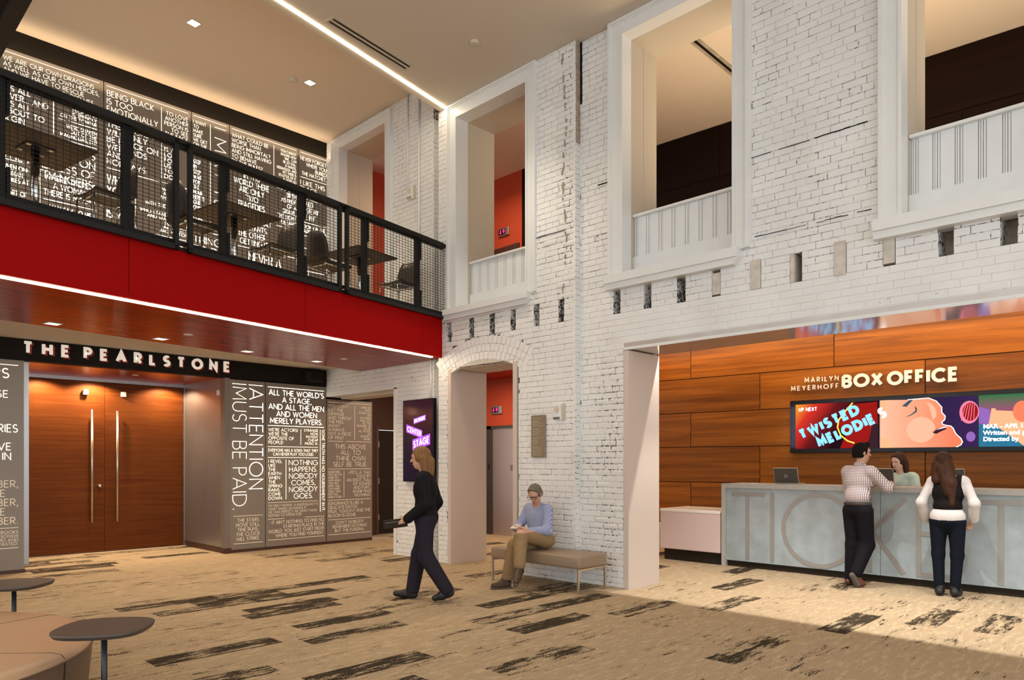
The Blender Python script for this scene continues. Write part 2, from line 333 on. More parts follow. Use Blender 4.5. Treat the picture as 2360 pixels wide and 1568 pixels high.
# ------------------------------------------------------------------ single-stroke geometric capitals
def arc(cx, cy, rx, ry, a0, a1):
    n = max(3, int(abs(a1-a0)/18)); return [(cx+rx*math.cos(R(a0+(a1-a0)*i/n)), cy+ry*math.sin(R(a0+(a1-a0)*i/n))) for i in range(n+1)]
G = {  # width, strokes (cap height = 1)
'A': (.78, [[(0,0),(.39,1),(.78,0)], [(.15,.30),(.63,.30)]]), 'B': (.56, [[(0,0),(0,1)], [(0,1),(.28,1)]+arc(.28,.76,.24,.24,90,-90)+[(0,.52)], [(0,.52),(.29,.52)]+arc(.29,.26,.27,.26,90,-90)+[(0,0)]]),
'C': (.86, [arc(.5,.5,.5,.5,45,315)]), 'D': (.78, [[(0,0),(0,1),(.28,1)]+arc(.28,.5,.5,.5,90,-90)+[(0,0)]]), 'E': (.48, [[(.48,1),(0,1),(0,0),(.48,0)], [(0,.52),(.42,.52)]]),
'F': (.46, [[(.46,1),(0,1),(0,0)], [(0,.5),(.40,.5)]]), 'G': (.96, [arc(.5,.5,.5,.5,45,360)+[(.55,.5)]]), 'H': (.66, [[(0,0),(0,1)], [(.66,0),(.66,1)], [(0,.52),(.66,.52)]]),
'I': (.0, [[(0,0),(0,1)]]), 'J': (.38, [[(.38,1),(.38,.22)]+arc(.17,.2,.21,.2,0,-140)]), 'K': (.56, [[(0,0),(0,1)], [(.56,1),(.06,.48),(.56,0)]]), 'L': (.42, [[(0,1),(0,0),(.42,0)]]),
'M': (.84, [[(0,0),(.04,1),(.42,.25),(.80,1),(.84,0)]]), 'N': (.68, [[(0,0),(0,1),(.68,0),(.68,1)]]), 'O': (1.0, [arc(.5,.5,.5,.5,0,360)]), 'P': (.52, [[(0,0),(0,1),(.25,1)]+arc(.25,.73,.27,.27,90,-90)+[(0,.46)]]),
'Q': (1.0, [arc(.5,.5,.5,.5,0,360), [(.62,.3),(.98,-.04)]]), 'R': (.54, [[(0,0),(0,1),(.25,1)]+arc(.25,.73,.27,.27,90,-90)+[(0,.46)], [(.2,.46),(.54,0)]]),
'S': (.50, [arc(.25,.75,.23,.25,35,270)+arc(.25,.25,.25,.25,90,-145)]), 'T': (.60, [[(0,1),(.60,1)], [(.30,1),(.30,0)]]), 'U': (.64, [[(0,1),(0,.32)]+arc(.32,.32,.32,.32,180,360)+[(.64,1)]]),
'V': (.74, [[(0,1),(.37,0),(.74,1)]]), 'W': (1.08, [[(0,1),(.28,0),(.54,.92),(.80,0),(1.08,1)]]), 'X': (.64, [[(0,0),(.64,1)], [(0,1),(.64,0)]]), 'Y': (.66, [[(0,1),(.33,.48),(.66,1)], [(.33,.48),(.33,0)]]), 'Z': (.58, [[(0,1),(.58,1),(0,0),(.58,0)]]),
'.': (.06, [[(.0,.0),(.0,.09)]]), ',': (.08, [[(.05,.09),(0,-.14)]]), "'": (.05, [[(.04,1),(.0,.78)]]), '!': (.0, [[(0,1),(0,.28)], [(0,.09),(0,0)]]), ':': (.0, [[(0,.55),(0,.46)], [(0,.09),(0,0)]]), ';': (.05, [[(0,.55),(0,.46)], [(.04,.09),(-.02,-.14)]]),
'?': (.44, [arc(.22,.78,.22,.22,170,-60)+[(.22,.42),(.22,.27)], [(.22,.09),(.22,0)]]), '-': (.3, [[(0,.48),(.3,.48)]]), '1': (.2, [[(0,.82),(.2,1),(.2,0)]]), '6': (.56, [arc(.28,.28,.28,.28,0,360), [(.03,.38),(.34,1)]]), '9': (.56, [arc(.28,.72,.28,.28,0,360), [(.53,.62),(.22,0)]]),
'0': (.6, [arc(.3,.5,.3,.5,0,360)]), '(': (.2, [arc(.5,.5,.5,.6,130,230)]), '/': (.4, [[(0,0),(.4,1)]])}
def adv(ch, wg, sp): return .40 if ch == ' ' else G.get(ch, G['-'])[0]*(1-wg)+wg+sp
def text_w(t, sp, wg=.11): return sum(adv(ch, wg, sp) for ch in t)-sp
def strip(poly, hw):
    poly = [p for i, p in enumerate(poly) if i == 0 or math.dist(p, poly[i-1]) > 1e-5]
    closed = math.dist(poly[0], poly[-1]) < 1e-6; P = [Vector((p[0], p[1])) for p in (poly[:-1] if closed else poly)]; n = len(P); out = []
    for i in range(n):
        a = P[i-1] if (i or closed) else None; b = P[(i+1) % n] if (i < n-1 or closed) else None
        d1 = (P[i]-a).normalized() if a is not None else None; d2 = (b-P[i]).normalized() if b is not None else None
        d1 = d1 or d2; d2 = d2 or d1
        n1 = Vector((-d1.y, d1.x)); n2 = Vector((-d2.y, d2.x)); m = n1+n2
        m = m.normalized() if m.length > 1e-4 else n1
        k = hw/max(.42, m.dot(n1)); out.append((P[i]+m*k, P[i]-m*k))
    return out, closed
def lay_text(mb, t, x, y, h, wgt, sx=1., sp=.11, depth=0., to=None, mi=0):
    """lay capitals from (x, y) on a 2-D plane; to(u, v, w) maps to 3-D, w is the height above the plane"""
    to = to or (lambda u, v, w: (u, v, w)); pen = x; hw = wgt*h/2
    for ch in t:
        if ch == ' ': pen += .40*h*sx; continue
        gw, st = G.get(ch, G['-']); d0 = depth
        for poly in st:
            depth = depth-.0005 if d0 else 0
            pp = [(pen+hw*sx+px*(h-2*hw)*sx, y+(hw+py*(h-2*hw) if py >= 0 else py*h)) for px, py in poly]
            if len(pp) < 2: continue
            o, closed = strip(pp, hw); n = len(o); vs = []; fs = []
            for a, b in o: vs += [to(a.x, a.y, depth), to(b.x, b.y, depth)]
            rng = range(n if closed else n-1)
            for i in rng: j = (i+1) % n; fs.append((2*i, 2*i+1, 2*j+1, 2*j))
            if depth:
                base = 2*n
                for a, b in o: vs += [to(a.x, a.y, 0), to(b.x, b.y, 0)]
                for i in rng: j = (i+1) % n; fs += [(2*i, 2*j, base+2*j, base+2*i), (2*i+1, base+2*i+1, base+2*j+1, 2*j+1)]
                if not closed: fs += [(0, base, base+1, 1), (2*n-2, 2*n-1, base+2*n-1, base+2*n-2)]
            mb._add(vs, fs, mi)
        depth = d0; pen += adv(ch, wgt, sp)*h*sx
    return pen
def block(lines, x0, x1, zt, zb, wgt, to, align='l', cap=.80, sp=.10, mx=1.12):
    """set lines of capitals to fill a block on a wall plane"""
    n = len(lines); pitch = (zt-zb)/n; h = pitch*cap
    sx = min(mx, (x1-x0)/(max(text_w(t, sp, wgt) for t in lines)*h))
    out = []
    for i, t in enumerate(lines):
        mb = MB(); out.append(mb); wd = text_w(t, sp, wgt)*h*sx; x = x0 if align == 'l' else (x1-wd if align == 'r' else (x0+x1-wd)/2)
        lay_text(mb, t, x, zt-(i+1)*pitch+pitch*(1-cap)/2, h, wgt, sx, sp, 0, to)
    return out
def bfont(txt, size, mname, name, parent, M4, align='LEFT', bold=0.):
    """mixed-case print with Blender's built-in typeface"""
    cu = bpy.data.curves.new(name, 'FONT'); cu.body = txt; cu.size = size; cu.align_x = align; cu.resolution_u = 3; cu.offset = bold
    o = bpy.data.objects.new(name, cu); COL.objects.link(o); dg = bpy.context.evaluated_depsgraph_get(); me = bpy.data.meshes.new_from_object(o.evaluated_get(dg))
    bpy.data.objects.remove(o); me.transform(M4); me.materials.clear(); me.materials.append(MATS[mname]); q = bpy.data.objects.new(name, me); COL.objects.link(q); q.parent = parent; return q

# ------------------------------------------------------------------ smooth bodies: blended tapered capsules and ellipsoids -> surface net
def sdf_mesh(prims, vox=.01, k=.025, cut=None):
    lo = np.full(3, 1e9); hi = -lo
    for p in prims:
        if p[0] == 'c': a, b = np.array(p[1]), np.array(p[2]); r = max(p[3], p[4]); l, h = np.minimum(a, b)-r, np.maximum(a, b)+r
        else: a = np.array(p[1]); r = max(p[2]); l, h = a-r, a+r
        lo = np.minimum(lo, l); hi = np.maximum(hi, h)
    lo = lo-4*vox; hi = hi+4*vox; N = np.ceil((hi-lo)/vox).astype(int)+1; D = np.full(N, .12, np.float32); mg = .05
    for p in prims:
        if p[0] == 'c': a, b = np.array(p[1]), np.array(p[2]); r = max(p[3], p[4]); l, h = np.minimum(a, b)-r, np.maximum(a, b)+r
        else: a = np.array(p[1]); r = max(p[2]); l, h = a-r, a+r
        i0 = np.maximum(0, np.floor((l-mg-lo)/vox).astype(int)); i1 = np.minimum(N, np.ceil((h+mg-lo)/vox).astype(int)+1)
        ax = [lo[q]+vox*np.arange(i0[q], i1[q]) for q in range(3)]; X, Y, Z = np.meshgrid(*ax, indexing='ij'); P = np.stack((X, Y, Z), -1).astype(np.float32)
        if p[0] == 'c':
            ba = b-a; pa = P-a; t = np.clip((pa@ba)/max(1e-9, ba@ba), 0, 1); d = np.linalg.norm(pa-t[..., None]*ba, axis=-1)-(p[3]+(p[4]-p[3])*t)
        else:
            rot = np.array(p[3]) if len(p) > 3 and p[3] is not None else np.eye(3); q = (P-a)@rot; rr = np.array(p[2]); kk = np.linalg.norm(q/rr, axis=-1); k2 = np.linalg.norm(q/rr**2, axis=-1); d = kk*(kk-1)/np.maximum(k2, 1e-6)
        kq = p[-1]['k'] if isinstance(p[-1], dict) else k
        S = D[i0[0]:i1[0], i0[1]:i1[1], i0[2]:i1[2]]
        hh = np.clip(.5+.5*(S-d)/kq, 0, 1); S[...] = S*(1-hh)+d*hh-kq*hh*(1-hh)
    if cut is not None:
        ax = [lo[q]+vox*np.arange(N[q]) for q in range(3)]; X, Y, Z = np.meshgrid(*ax, indexing='ij'); D = np.maximum(D, cut(X, Y, Z).astype(np.float32))
    D = np.pad(D, 1, constant_values=.12); lo = lo-vox
    ins = D < 0; acc = np.zeros(tuple(s-1 for s in D.shape)+(3,)); cnt = np.zeros(acc.shape[:3])
    def sl(a, d, n): return tuple(slice(d[q], d[q]+n[q]) for q in range(3))
    n = [s-1 for s in D.shape]
    cor = [(i, j, kk) for i in (0, 1) for j in (0, 1) for kk in (0, 1)]
    for c in cor:
        for q in range(3):
            if c[q]: continue
            c2 = list(c); c2[q] = 1
            d0 = D[sl(D, c, n)]; d1 = D[sl(D, c2, n)]; x = (d0 < 0) != (d1 < 0)
            t = np.where(x, d0/np.where(x, d0-d1, 1), 0)
            for ax2 in range(3):
                acc[..., ax2] += np.where(x, c[ax2]+(t if ax2 == q else 0), 0)
            cnt += x
    idx = -np.ones(cnt.shape, int); act = cnt > 0; ids = np.argwhere(act); idx[act] = np.arange(len(ids))
    V = lo+(ids+acc[act]/cnt[act][:, None])*vox; F = []
    for q in range(3):
        a, b = [(1, 2), (2, 0), (0, 1)][q]; s0 = [slice(None)]*3; s1 = [slice(None)]*3; s0[q] = slice(0, -1); s1[q] = slice(1, None)
        e = ins[tuple(s0)] != ins[tuple(s1)]; E = np.argwhere(e); fl = ins[tuple(s0)][e]
        da = np.zeros(3, int); db = np.zeros(3, int); da[a] = 1; db[b] = 1
        quad = np.stack([idx[tuple((E-o).T)] for o in (da+db, db, 0*da, da)], 1); quad[~fl] = quad[~fl][:, ::-1]; F.append(quad)
    F = np.concatenate(F); return V, F
def body_part(name, prims, m, parent, vox=.01, k=.025, cut=None, smooth_it=2):
    V, F = sdf_mesh(prims, vox, k, cut)
    me = bpy.data.meshes.new(name); me.from_pydata(V.tolist(), [], F.tolist())
    bm = bmesh.new(); bm.from_mesh(me)
    for _ in range(smooth_it): bmesh.ops.smooth_vert(bm, verts=bm.verts, factor=.5, use_axis_x=True, use_axis_y=True, use_axis_z=True)
    bmesh.ops.recalc_face_normals(bm, faces=bm.faces); bm.to_mesh(me); bm.free()
    me.polygons.foreach_set('use_smooth', [True]*len(me.polygons)); me.materials.append(MATS[m])
    o = bpy.data.objects.new(name, me); COL.objects.link(o); o.parent = parent; return o
# ------------------------------------------------------------------ floor and ceilings
B('floor', 'carpet', None, -7, 13.5, -6, 14.5, -.1, 0, kind='structure')
BAL = math.atan2(.17579, .98443); BP = (6.86, 8.132)
def bal(s, t): return (BP[0]+s*math.cos(BAL)-t*math.sin(BAL), BP[1]+s*math.sin(BAL)+t*math.cos(BAL))
e0, e1 = bal(-13, .055), bal(.3, .055)
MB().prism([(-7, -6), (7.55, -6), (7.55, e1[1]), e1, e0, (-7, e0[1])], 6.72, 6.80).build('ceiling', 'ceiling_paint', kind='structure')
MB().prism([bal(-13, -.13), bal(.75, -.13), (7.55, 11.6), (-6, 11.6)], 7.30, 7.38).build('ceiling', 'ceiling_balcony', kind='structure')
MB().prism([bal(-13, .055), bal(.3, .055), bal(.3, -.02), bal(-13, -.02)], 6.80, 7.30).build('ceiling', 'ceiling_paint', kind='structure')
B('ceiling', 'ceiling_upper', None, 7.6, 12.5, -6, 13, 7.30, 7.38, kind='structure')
B('ceiling', 'ceiling_paint', None, 7.6, 12.5, -6, 7.42, 3.58, 3.66, kind='structure')
B('ceiling', 'red_ceiling', None, 7.6, 11.4, 7.42, 14, 3.19, 3.66, kind='structure')
# ------------------------------------------------------------------ brick wall
XL, XG, XM, XR = 6.95, 7.04, 6.87, 6.96
REG = [(-2.6, 5.60, XR, 6.72), (5.60, 8.22, XM, 6.72), (8.22, 8.43, XG, 6.72), (8.43, 11.5, XL, 7.30)]
OPEN = [(9.36, 11.6, 0, 2.765, 9), (6.57, 8.0, 0, 2.87, 9), (-3, 4.93, 0, 2.835, 9),
        (9.55, 11.10, 3.70, 7.14, 9), (6.36, 7.86, 3.69, 6.62, 9), (3.47, 4.98, 3.68, 6.64, 9), (.45, 1.99, 3.62, 6.64, 9)]
POCK = [(8.03, .1), (7.54, .1), (7.12, .1), (6.72, .1), (6.29, .095), (5.87, .09), (5.083, .1), (4.653, .1), (4.215, .105), (3.792, .10), (3.353, .11), (2.943, .115), (2.521, .11), (2.092, .10), (1.654, .115), (1.205, .115)]
ZP = 3.264; CH = .0715
for y, wd in POCK: OPEN.append((y-wd, y, ZP, ZP+4*CH, .24))
ARC_C = (7.28, 2.985-1.55-.05); ARC_R = 1.55   # relieving arch over the lift opening: centre Y, centre z
def front(y):
    for a, b, x, zt in REG:
        if a <= y < b: return x, zt
    return XR, 6.72
def arc_half(z, r):
    d = z-ARC_C[1]; return math.sqrt(r*r-d*d) if abs(d) < r else 0
ys = sorted({v for a, b, x, zt in REG for v in (a, b)} | {v for o in OPEN for v in o[:2]}); ys = [y for y in ys if -2.6 <= y <= 11.5]
zs = sorted({0, 6.72, 7.30} | {v for o in OPEN for v in o[2:4]})
mbw = MB()
for y0, y1 in zip(ys[:-1], ys[1:]):
    yc = (y0+y1)/2; xf, zt = front(yc); run = None
    for z0, z1 in zip(zs[:-1], zs[1:]):
        zc = (z0+z1)/2
        if zc > zt: d = None
        else:
            d = 0.
            for o in OPEN:
                if o[0] < yc < o[1] and o[2] < zc < o[3]: d = max(d, o[4])
        new = zc < ZP and zc > 2.8 and yc < 5.3
        key = None if (d is None or d > 1) else (d, new)
        if run and key == run[0]: run[2] = z1
        else:
            if run and run[0]: mbw.box(xf+run[0][0]+(.004 if run[0][1] else .006), 7.6, y0, y1, run[1], run[2], 1 if run[0][1] else (2 if run[0][0] else 0))
            run = [key, z0, z1]
    if run and run[0]: mbw.box(xf+run[0][0]+(.004 if run[0][1] else .006), 7.6, y0, y1, run[1], run[2], 1 if run[0][1] else (2 if run[0][0] else 0))
wall_right = mbw.build('wall_right', ['mortar', 'mortar_new', 'pocket_dark'], kind='structure')
# unit bricks (x depth 0..-1 out of the wall, y and z spans 0..1), a few worn variants
def unit_brick(seed, rough):
    rnd = random.Random(seed); j = lambda a: rnd.uniform(-a, a)
    mb = MB(); c = .012 if not rough else .05; k = .05 if not rough else .17
    back = [(.2, 0, 0), (.2, 1, 0), (.2, 1, 1), (.2, 0, 1)]
    mid = [(-.62+j(.12), 0, 0), (-.62+j(.12), 1, 0), (-.62+j(.12), 1, 1), (-.62+j(.12), 0, 1)]
    fr = [(-1+j(.12), c+abs(j(c)), k+abs(j(k))), (-1+j(.12), 1-c-abs(j(c)), k+abs(j(k))), (-1+j(.12), 1-c-abs(j(c)), 1-k-abs(j(k))), (-1+j(.12), c+abs(j(c)), 1-k-abs(j(k)))]
    cen = (-1.05+j(.1)+(.15 if rough else 0), .5+j(.2), .5+j(.2))
    vs = back+mid+fr+[cen]; fs = []
    for i in range(4):
        n = (i+1) % 4; fs += [(i, 4+i, 4+n, n), (4+i, 8+i, 8+n, 4+n), (8+i, 12, 8+n)]
    mb._add(vs, [f[::-1] for f in fs]); return mb
UB = [unit_brick(i, False) for i in range(10)]+[unit_brick(50+i, True) for i in range(5)]
bricks = []   # (X, y0, y1, z0, z1, variant, depth, new)
def sub(iv, a, b):
    out = []
    for p, q in iv:
        if b <= p or a >= q: out.append((p, q)); continue
        if a-p > .012: out.append((p, a))
        if q-b > .012: out.append((b, q))
    return out
rb = random.Random(3)
for (ra, rbb, xf, zt) in REG:
    k = -int(ZP/CH)-1
    while True:
        z0 = ZP+k*CH; z1 = z0+CH; k += 1
        if z0 >= zt: break
        if z1 <= .01: continue
        z0 = max(z0, 0.0); z1 = min(z1, zt); zc = (z0+z1)/2; iv = [(ra, rbb)]
        for o in OPEN:
            if o[2] < zc < o[3]: iv = sub(iv, o[0], o[1])
        if ra < 7 < rbb and 2.8 < zc < 3.4:
            hf = arc_half(zc, ARC_R+.33)
            if hf > 0: iv = sub(iv, ARC_C[0]-min(hf, .88), ARC_C[0]+min(hf, .88))
        new = zc < ZP and zc > 2.8 and rbb < 6
        head = (k % 6 == 0) and not new; Lb = .108 if head else (.225 if new else .214); off = (k % 2)*Lb/2+(.03 if k % 3 == 0 else 0)+rb.uniform(-.02, .02)
        for a, b in iv:
            y = math.floor((a-off)/Lb)*Lb+off
            while y < b:
                p, q = max(y, a), min(y+Lb, b); y += Lb
                if q-p < .03: continue
                rough = (5.62 < (p+q)/2 < 5.86 and zc > 3.5) or (5.0 < (p+q)/2 < 5.34 and zc < 2.75) or rb.random() < .03
                
                g = .0016 if new else (rb.uniform(.0014, .0036) if not rough else rb.uniform(.003, .008))
                dep = (.0045 if new else rb.uniform(.0045, .0085))*(rb.uniform(.2, 2.0) if rough else 1)
                bricks.append((xf+(.004 if new else .006), p+g, q-g, z0+g, z1-g, rb.randrange(10) if not rough else 10+rb.randrange(5), dep, new))
FX, FY = .716632, .697452
def score(b):
    yc = (b[1]+b[2])/2; zc = (b[3]+b[4])/2; d = b[0]*FX+yc*FY; u = 1180+1644*(b[0]*FY-yc*FX)/d; v = 1065-1644*(zc-1.5)/d
    vis = (-10 < u < 2370 and -10 < v < 1580 and d > .5 and not (u < 1025 and 520 < v < 830) and not (u < 905))
    return (b[2]-b[1])*(b[4]-b[3])/d**2*(1 if vis else 0)
bricks.sort(key=score, reverse=True)
brick_me = []
for i, ub in enumerate(UB):
    me = bpy.data.meshes.new('brick'); me.from_pydata(ub.v, [], ub.f); me.materials.append(MATS['brick_white' if i < 10 else 'brick_rough']); me.update(); brick_me.append(me)
for b in bricks[:300]:
    o = bpy.data.objects.new('brick', brick_me[b[5]]); COL.objects.link(o); o.parent = wall_right
    o.location = (b[0], b[1], b[3]); o.scale = (b[6], b[2]-b[1], b[4]-b[3])
mbr = MB()
for b in bricks[300:]:
    ub = UB[b[5]]; dy, dz = b[2]-b[1], b[4]-b[3]
    mbr._add([(b[0]+v[0]*b[6], b[1]+v[1]*dy, b[3]+v[2]*dz) for v in ub.v], ub.f, 0 if b[5] < 10 else 1)
mbr.build('brickwork', ['brick_white', 'brick_rough'], wall_right, kind='stuff')
# step faces of the wall (stacked brick ends seen edge-on)
for (y, x0, x1, zt) in ((5.60, XM, XR+.02, 6.72), (8.43, XL, XG+.02, 6.72)):
    mb = MB(); z = 0
    while z < zt:
        mb.box(x0-.002+rb.uniform(0, .006), x1, y-.006-rb.uniform(0, .004), y+.03, z+.003, min(z+CH-.003, zt)); z += CH
    mb.build('brick_ends', 'brick_rough', wall_right, kind='stuff')
    if y < 6:
        mb = MB(); z = 5.45
        while z < zt: mb.box(x0+.004+rb.uniform(0, .006), x1, y-.011-rb.uniform(0, .005), y+.02, z+.003, min(z+CH-.003, zt)); z += CH
        mb.build('bare_brick_ends', 'brick_tan', wall_right, kind='stuff'); B('chase_shade_strip', 'black_paint', wall_right, XR-.004, XR+.03, 5.555, 5.588, 5.95, 6.72)  # black strip stands in for the shadow in the upper chase
# relieving arch of rowlock bricks, three rings
for ring in range(3):
    r0 = ARC_R+.005+ring*.108; r1 = r0+.102; n = 21+ring*1; half = .56
    for i in range(n):
        a0 = PI/2+half*(2*i/n-1); a1 = PI/2+half*(2*(i+1)/n-1); da = .0035/r0
        if any(abs(ARC_C[0]+r0*math.cos((a0+a1)/2)-(y-.05)) < .085 and ARC_C[1]+r1*math.sin((a0+a1)/2) > ZP+.01 for y, _ in POCK): continue
        pts = [(ARC_C[0]+r*math.cos(a), ARC_C[1]+r*math.sin(a)) for r, a in ((r0, a0+da), (r1, a0+da), (r1, a1-da), (r0, a1-da))]
        mb = MB(); xx = XM-.002+rb.uniform(-.003, .003); mb._add([(xx, p[0], p[1]) for p in pts]+[(XM+.05, p[0], p[1]) for p in pts], [(0, 1, 2, 3), (0, 4, 5, 1), (1, 5, 6, 2), (2, 6, 7, 3), (3, 7, 4, 0)])
        mb.build('arch_brick', 'brick_white', wall_right)
pts = [(8.16, 2.872)]+[(ARC_C[0]+ARC_R*math.cos(a), ARC_C[1]+ARC_R*math.sin(a)) for a in [PI/2-.56+1.12*i/14 for i in range(15)]]+[(6.40, 2.872)]
pts = [p for p in pts if p[1] >= 2.872]
mb = MB(); n = len(pts); mb._add([(XM-.004, p[0], p[1]) for p in pts]+[(XM+.12, p[0], p[1]) for p in pts], [tuple(range(n)), tuple(range(n, 2*n))[::-1]]+[(i, n+i, n+(i+1) % n, (i+1) % n) for i in range(n)])
mb.build('lintel', 'timber_end', wall_right, label='weathered painted timber lintel under the arch')
for i, x in enumerate((6.98, 7.12, 7.26, 7.40)): B('lintel_beam', 'timber_end', wall_right, x, x+.115, 6.50, 8.05, 2.86+.0*i, 2.94)
# cut joist stubs left in their pockets
for y, wd, a, b, pr in ((3.792, .10, .02, .25, .004), (3.353, .11, .0, .30, -.014), (2.521, .11, -.01, .31, -.016), (2.092, .10, .02, .30, -.012), (2.943, .045, 0, .28, -.006)):
    yy = y if wd > .05 else y+.0
    B('joist_stub', 'timber_end', wall_right, XR+pr, XR+.2, yy-wd+.004, yy-.004, ZP+a, ZP+b)
def crack(x, y0, y1, z, amp, th):
    """thin ragged open joint: a broken run of dark slivers"""
    mb = MB(); y = y0
    while y < y1:
        l_ = rb.uniform(.03, .14); zz = z+rb.uniform(-amp, amp)
        if rb.random() < .8: mb.box(x-.0135, x, y, min(y+l_, y1), zz, zz+th*rb.uniform(.3, 1))
        y += l_
    mb.build('brick_crack', 'black_paint', wall_right, kind='stuff')
crack(XR+.002, 5.13, 5.31, 4.865, .001, .012); crack(XR+.002, 2.12, 2.75, 4.615, .003, .010); crack(XR+.002, 2.75, 3.34, 4.612, .003, .005); crack(XR+.002, 2.14, 2.6, 3.805, .003, .008); crack(XR+.002, 2.6, 3.34, 3.80, .003, .005); crack(XM+.002, 5.75, 6.24, 4.41, .003, .005)
mb = MB(); z = 3.55
while z < 6.7:
    h_ = rb.uniform(.02, .075); yy = 5.765+.028*math.sin(z*4.1)+rb.uniform(-.012, .012)
    if rb.random() < .55: mb.box(XM-.0125, XM, yy-rb.uniform(.004, .013), yy+rb.uniform(.003, .012), z, z+h_)
    z += h_
mb.build('ragged_joint', 'brick_tan', wall_right, kind='stuff')
# ------------------------------------------------------------------ opening linings
def lining(name, x0, x1, y0, y1, zt, m, lab):
    e = empty(name, kind='structure'); 
    B('jamb', m, e, x0, x1, y1-.012, y1+.075, 0, zt-.02); B('jamb', m, e, x0, x1, y0-.075, y0+.012, 0, zt-.02); return e
t1 = empty('trim_1', kind='structure')
B('jamb', 'lining_white', t1, XR-.012, 7.60, 4.855, 4.925, 0, 2.81); B('header', 'header_gloss', t1, XR-.006, 7.60, -2.6, 4.925, 2.822, 2.90); B('header_edge', 'white_trim', t1, XR-.014, XR-.006, -2.6, 4.925, 2.818, 2.850)
t2 = empty('trim_2', kind='structure')
B('jamb', 'lining_white', t2, XM-.012, 7.58, 7.925, 7.99, 0, 2.855); B('jamb', 'lining_white', t2, XM-.012, 7.58, 6.585, 6.66, 0, 2.845)
t3 = empty('trim_3', kind='structure')
B('jamb', 'white_trim', t3, XL-.012, 7.58, 9.36, 9.43, 0, 2.70); B('header', 'white_trim', t3, XL-.012, 7.58, 9.36, 11.47, 2.68, 2.765); 
B('header_soffit', 'ceiling_paint', t3, XL+.3, 7.58, 9.43, 11.47, 2.66, 2.68)
# ------------------------------------------------------------------ upper openings in the brick wall
def window(n, xf, yo0, yo1, yi0, yi1, zt, zit, zs0, zs1, full=True):
    w_ = empty('window_%d' % n, (xf, (yo0+yo1)/2, zs0), kind='structure'); q = lambda o: (setattr(o, 'location', (-xf, -(yo0+yo1)/2, -zs0)), o)[1]
    xb = 7.08
    for (a, b) in ((yo0, yi0), (yi1, yo1)):
        mb = MB(); out = a if a == yo0 else b; inn = b if a == yo0 else a; sg = 1 if inn > out else -1
        mb.box(xf, xb, out, out+sg*.035, zs1, zt); mb.box(xf+.014, xb, out+sg*.035, out+sg*.055, zs1, zt-.035); mb.box(xf+.024, xb, out+sg*.055, inn-sg*.03, zs1, zt-.055); mb.box(xf+.012, xb, inn-sg*.03, inn, zs1, zit+.03)
        q(mb.build('casing', 'white_trim', w_))
    mb = MB(); mb.box(xf, xb, yo0+.035, yo1-.035, zt-.035, zt); mb.box(xf+.014, xb, yo0+.055, yo1-.055, zt-.055, zt-.035); mb.box(xf+.024, xb, yi0-.03, yi1+.03, zit+.03, zt-.055); mb.box(xf+.012, xb, yi0, yi1, zit, zit+.03)
    q(mb.build('head_casing', 'white_trim', w_))
    for y0, y1, nm in ((yi0-.08, yi0, 'reveal'), (yi1, yi1+.08, 'reveal')): q(B(nm, 'plaster_tan', w_, xb, 7.34, y0, y1, zs1-.02, zit+.04)); q(B(nm, 'plaster_tan', w_, 7.34, 7.62, y0-.004, y1+.004, zs1-.02, zit+.04))
    q(B('reveal_head', 'plaster_tan', w_, xb, 7.62, yi0, yi1, zit, zit+.08))
    q(B('sill_ledge', 'board_white', w_, xf+.02, 7.14, yi0, yi1, zs1-.06, zs1))
    if full:   # beadboard parapet with cap rail
        q(B('parapet_base', 'board_white', w_, 7.125, 7.26, yi0, yi1, zs1, zs1+.25))
        y = yi0; i = 0
        while y < yi1-.01:
            for wd, pr in ((.115, 0), (.022, .006), (.018, -.002), (.018, .005)):
                y1 = min(y+wd, yi1)
                if y1-y > .004: q(B('board', 'board_white', w_, 7.145+pr, 7.25, y+.0022, y1-.0022, zs1+.25, 4.415))
                y = y1
        mb = MB(); mb.rbox(7.10, 7.30, yi0, yi1, 4.415, 4.45, .012); q(mb.build('cap_rail', 'white_trim', w_))
        # sill with two steps, sawn at an angle on the near end
        for x, z0, z1, cut in ((xf-.045, zs0+.07, zs1+.012, .02), (xf-.02, zs0, zs0+.07, .06)):
            mb = MB(); ya, yb = yo0+.10, yo1+.035
            mb._add([(x, ya+cut, z0), (x, ya, z1), (x, yb, z1), (x, yb, z0), (xb, ya+cut, z0), (xb, ya, z1), (xb, yb, z1), (xb, yb, z0)], [(0, 1, 2, 3)[::-1], (4, 5, 6, 7), (0, 4, 5, 1)[::-1], (1, 5, 6, 2)[::-1], (2, 6, 7, 3)[::-1], (3, 7, 4, 0)[::-1]])
            q(mb.build('sill', 'white_trim', w_))
    return w_
window(1, 6.895, 9.47, 11.25, 9.63, 11.00, 7.235, 7.05, 3.60, 3.72, False)
window(2, 6.83, 6.24, 8.00, 6.42, 7.80, 6.718, 6.50, 3.575, 3.72)
window(3, 6.885, 3.345, 5.115, 3.53, 4.91, 6.718, 6.525, 3.545, 3.70)
window(4, 6.885, .34, 2.115, .53, 1.925, 6.718, 6.525, 3.50, 3.66)
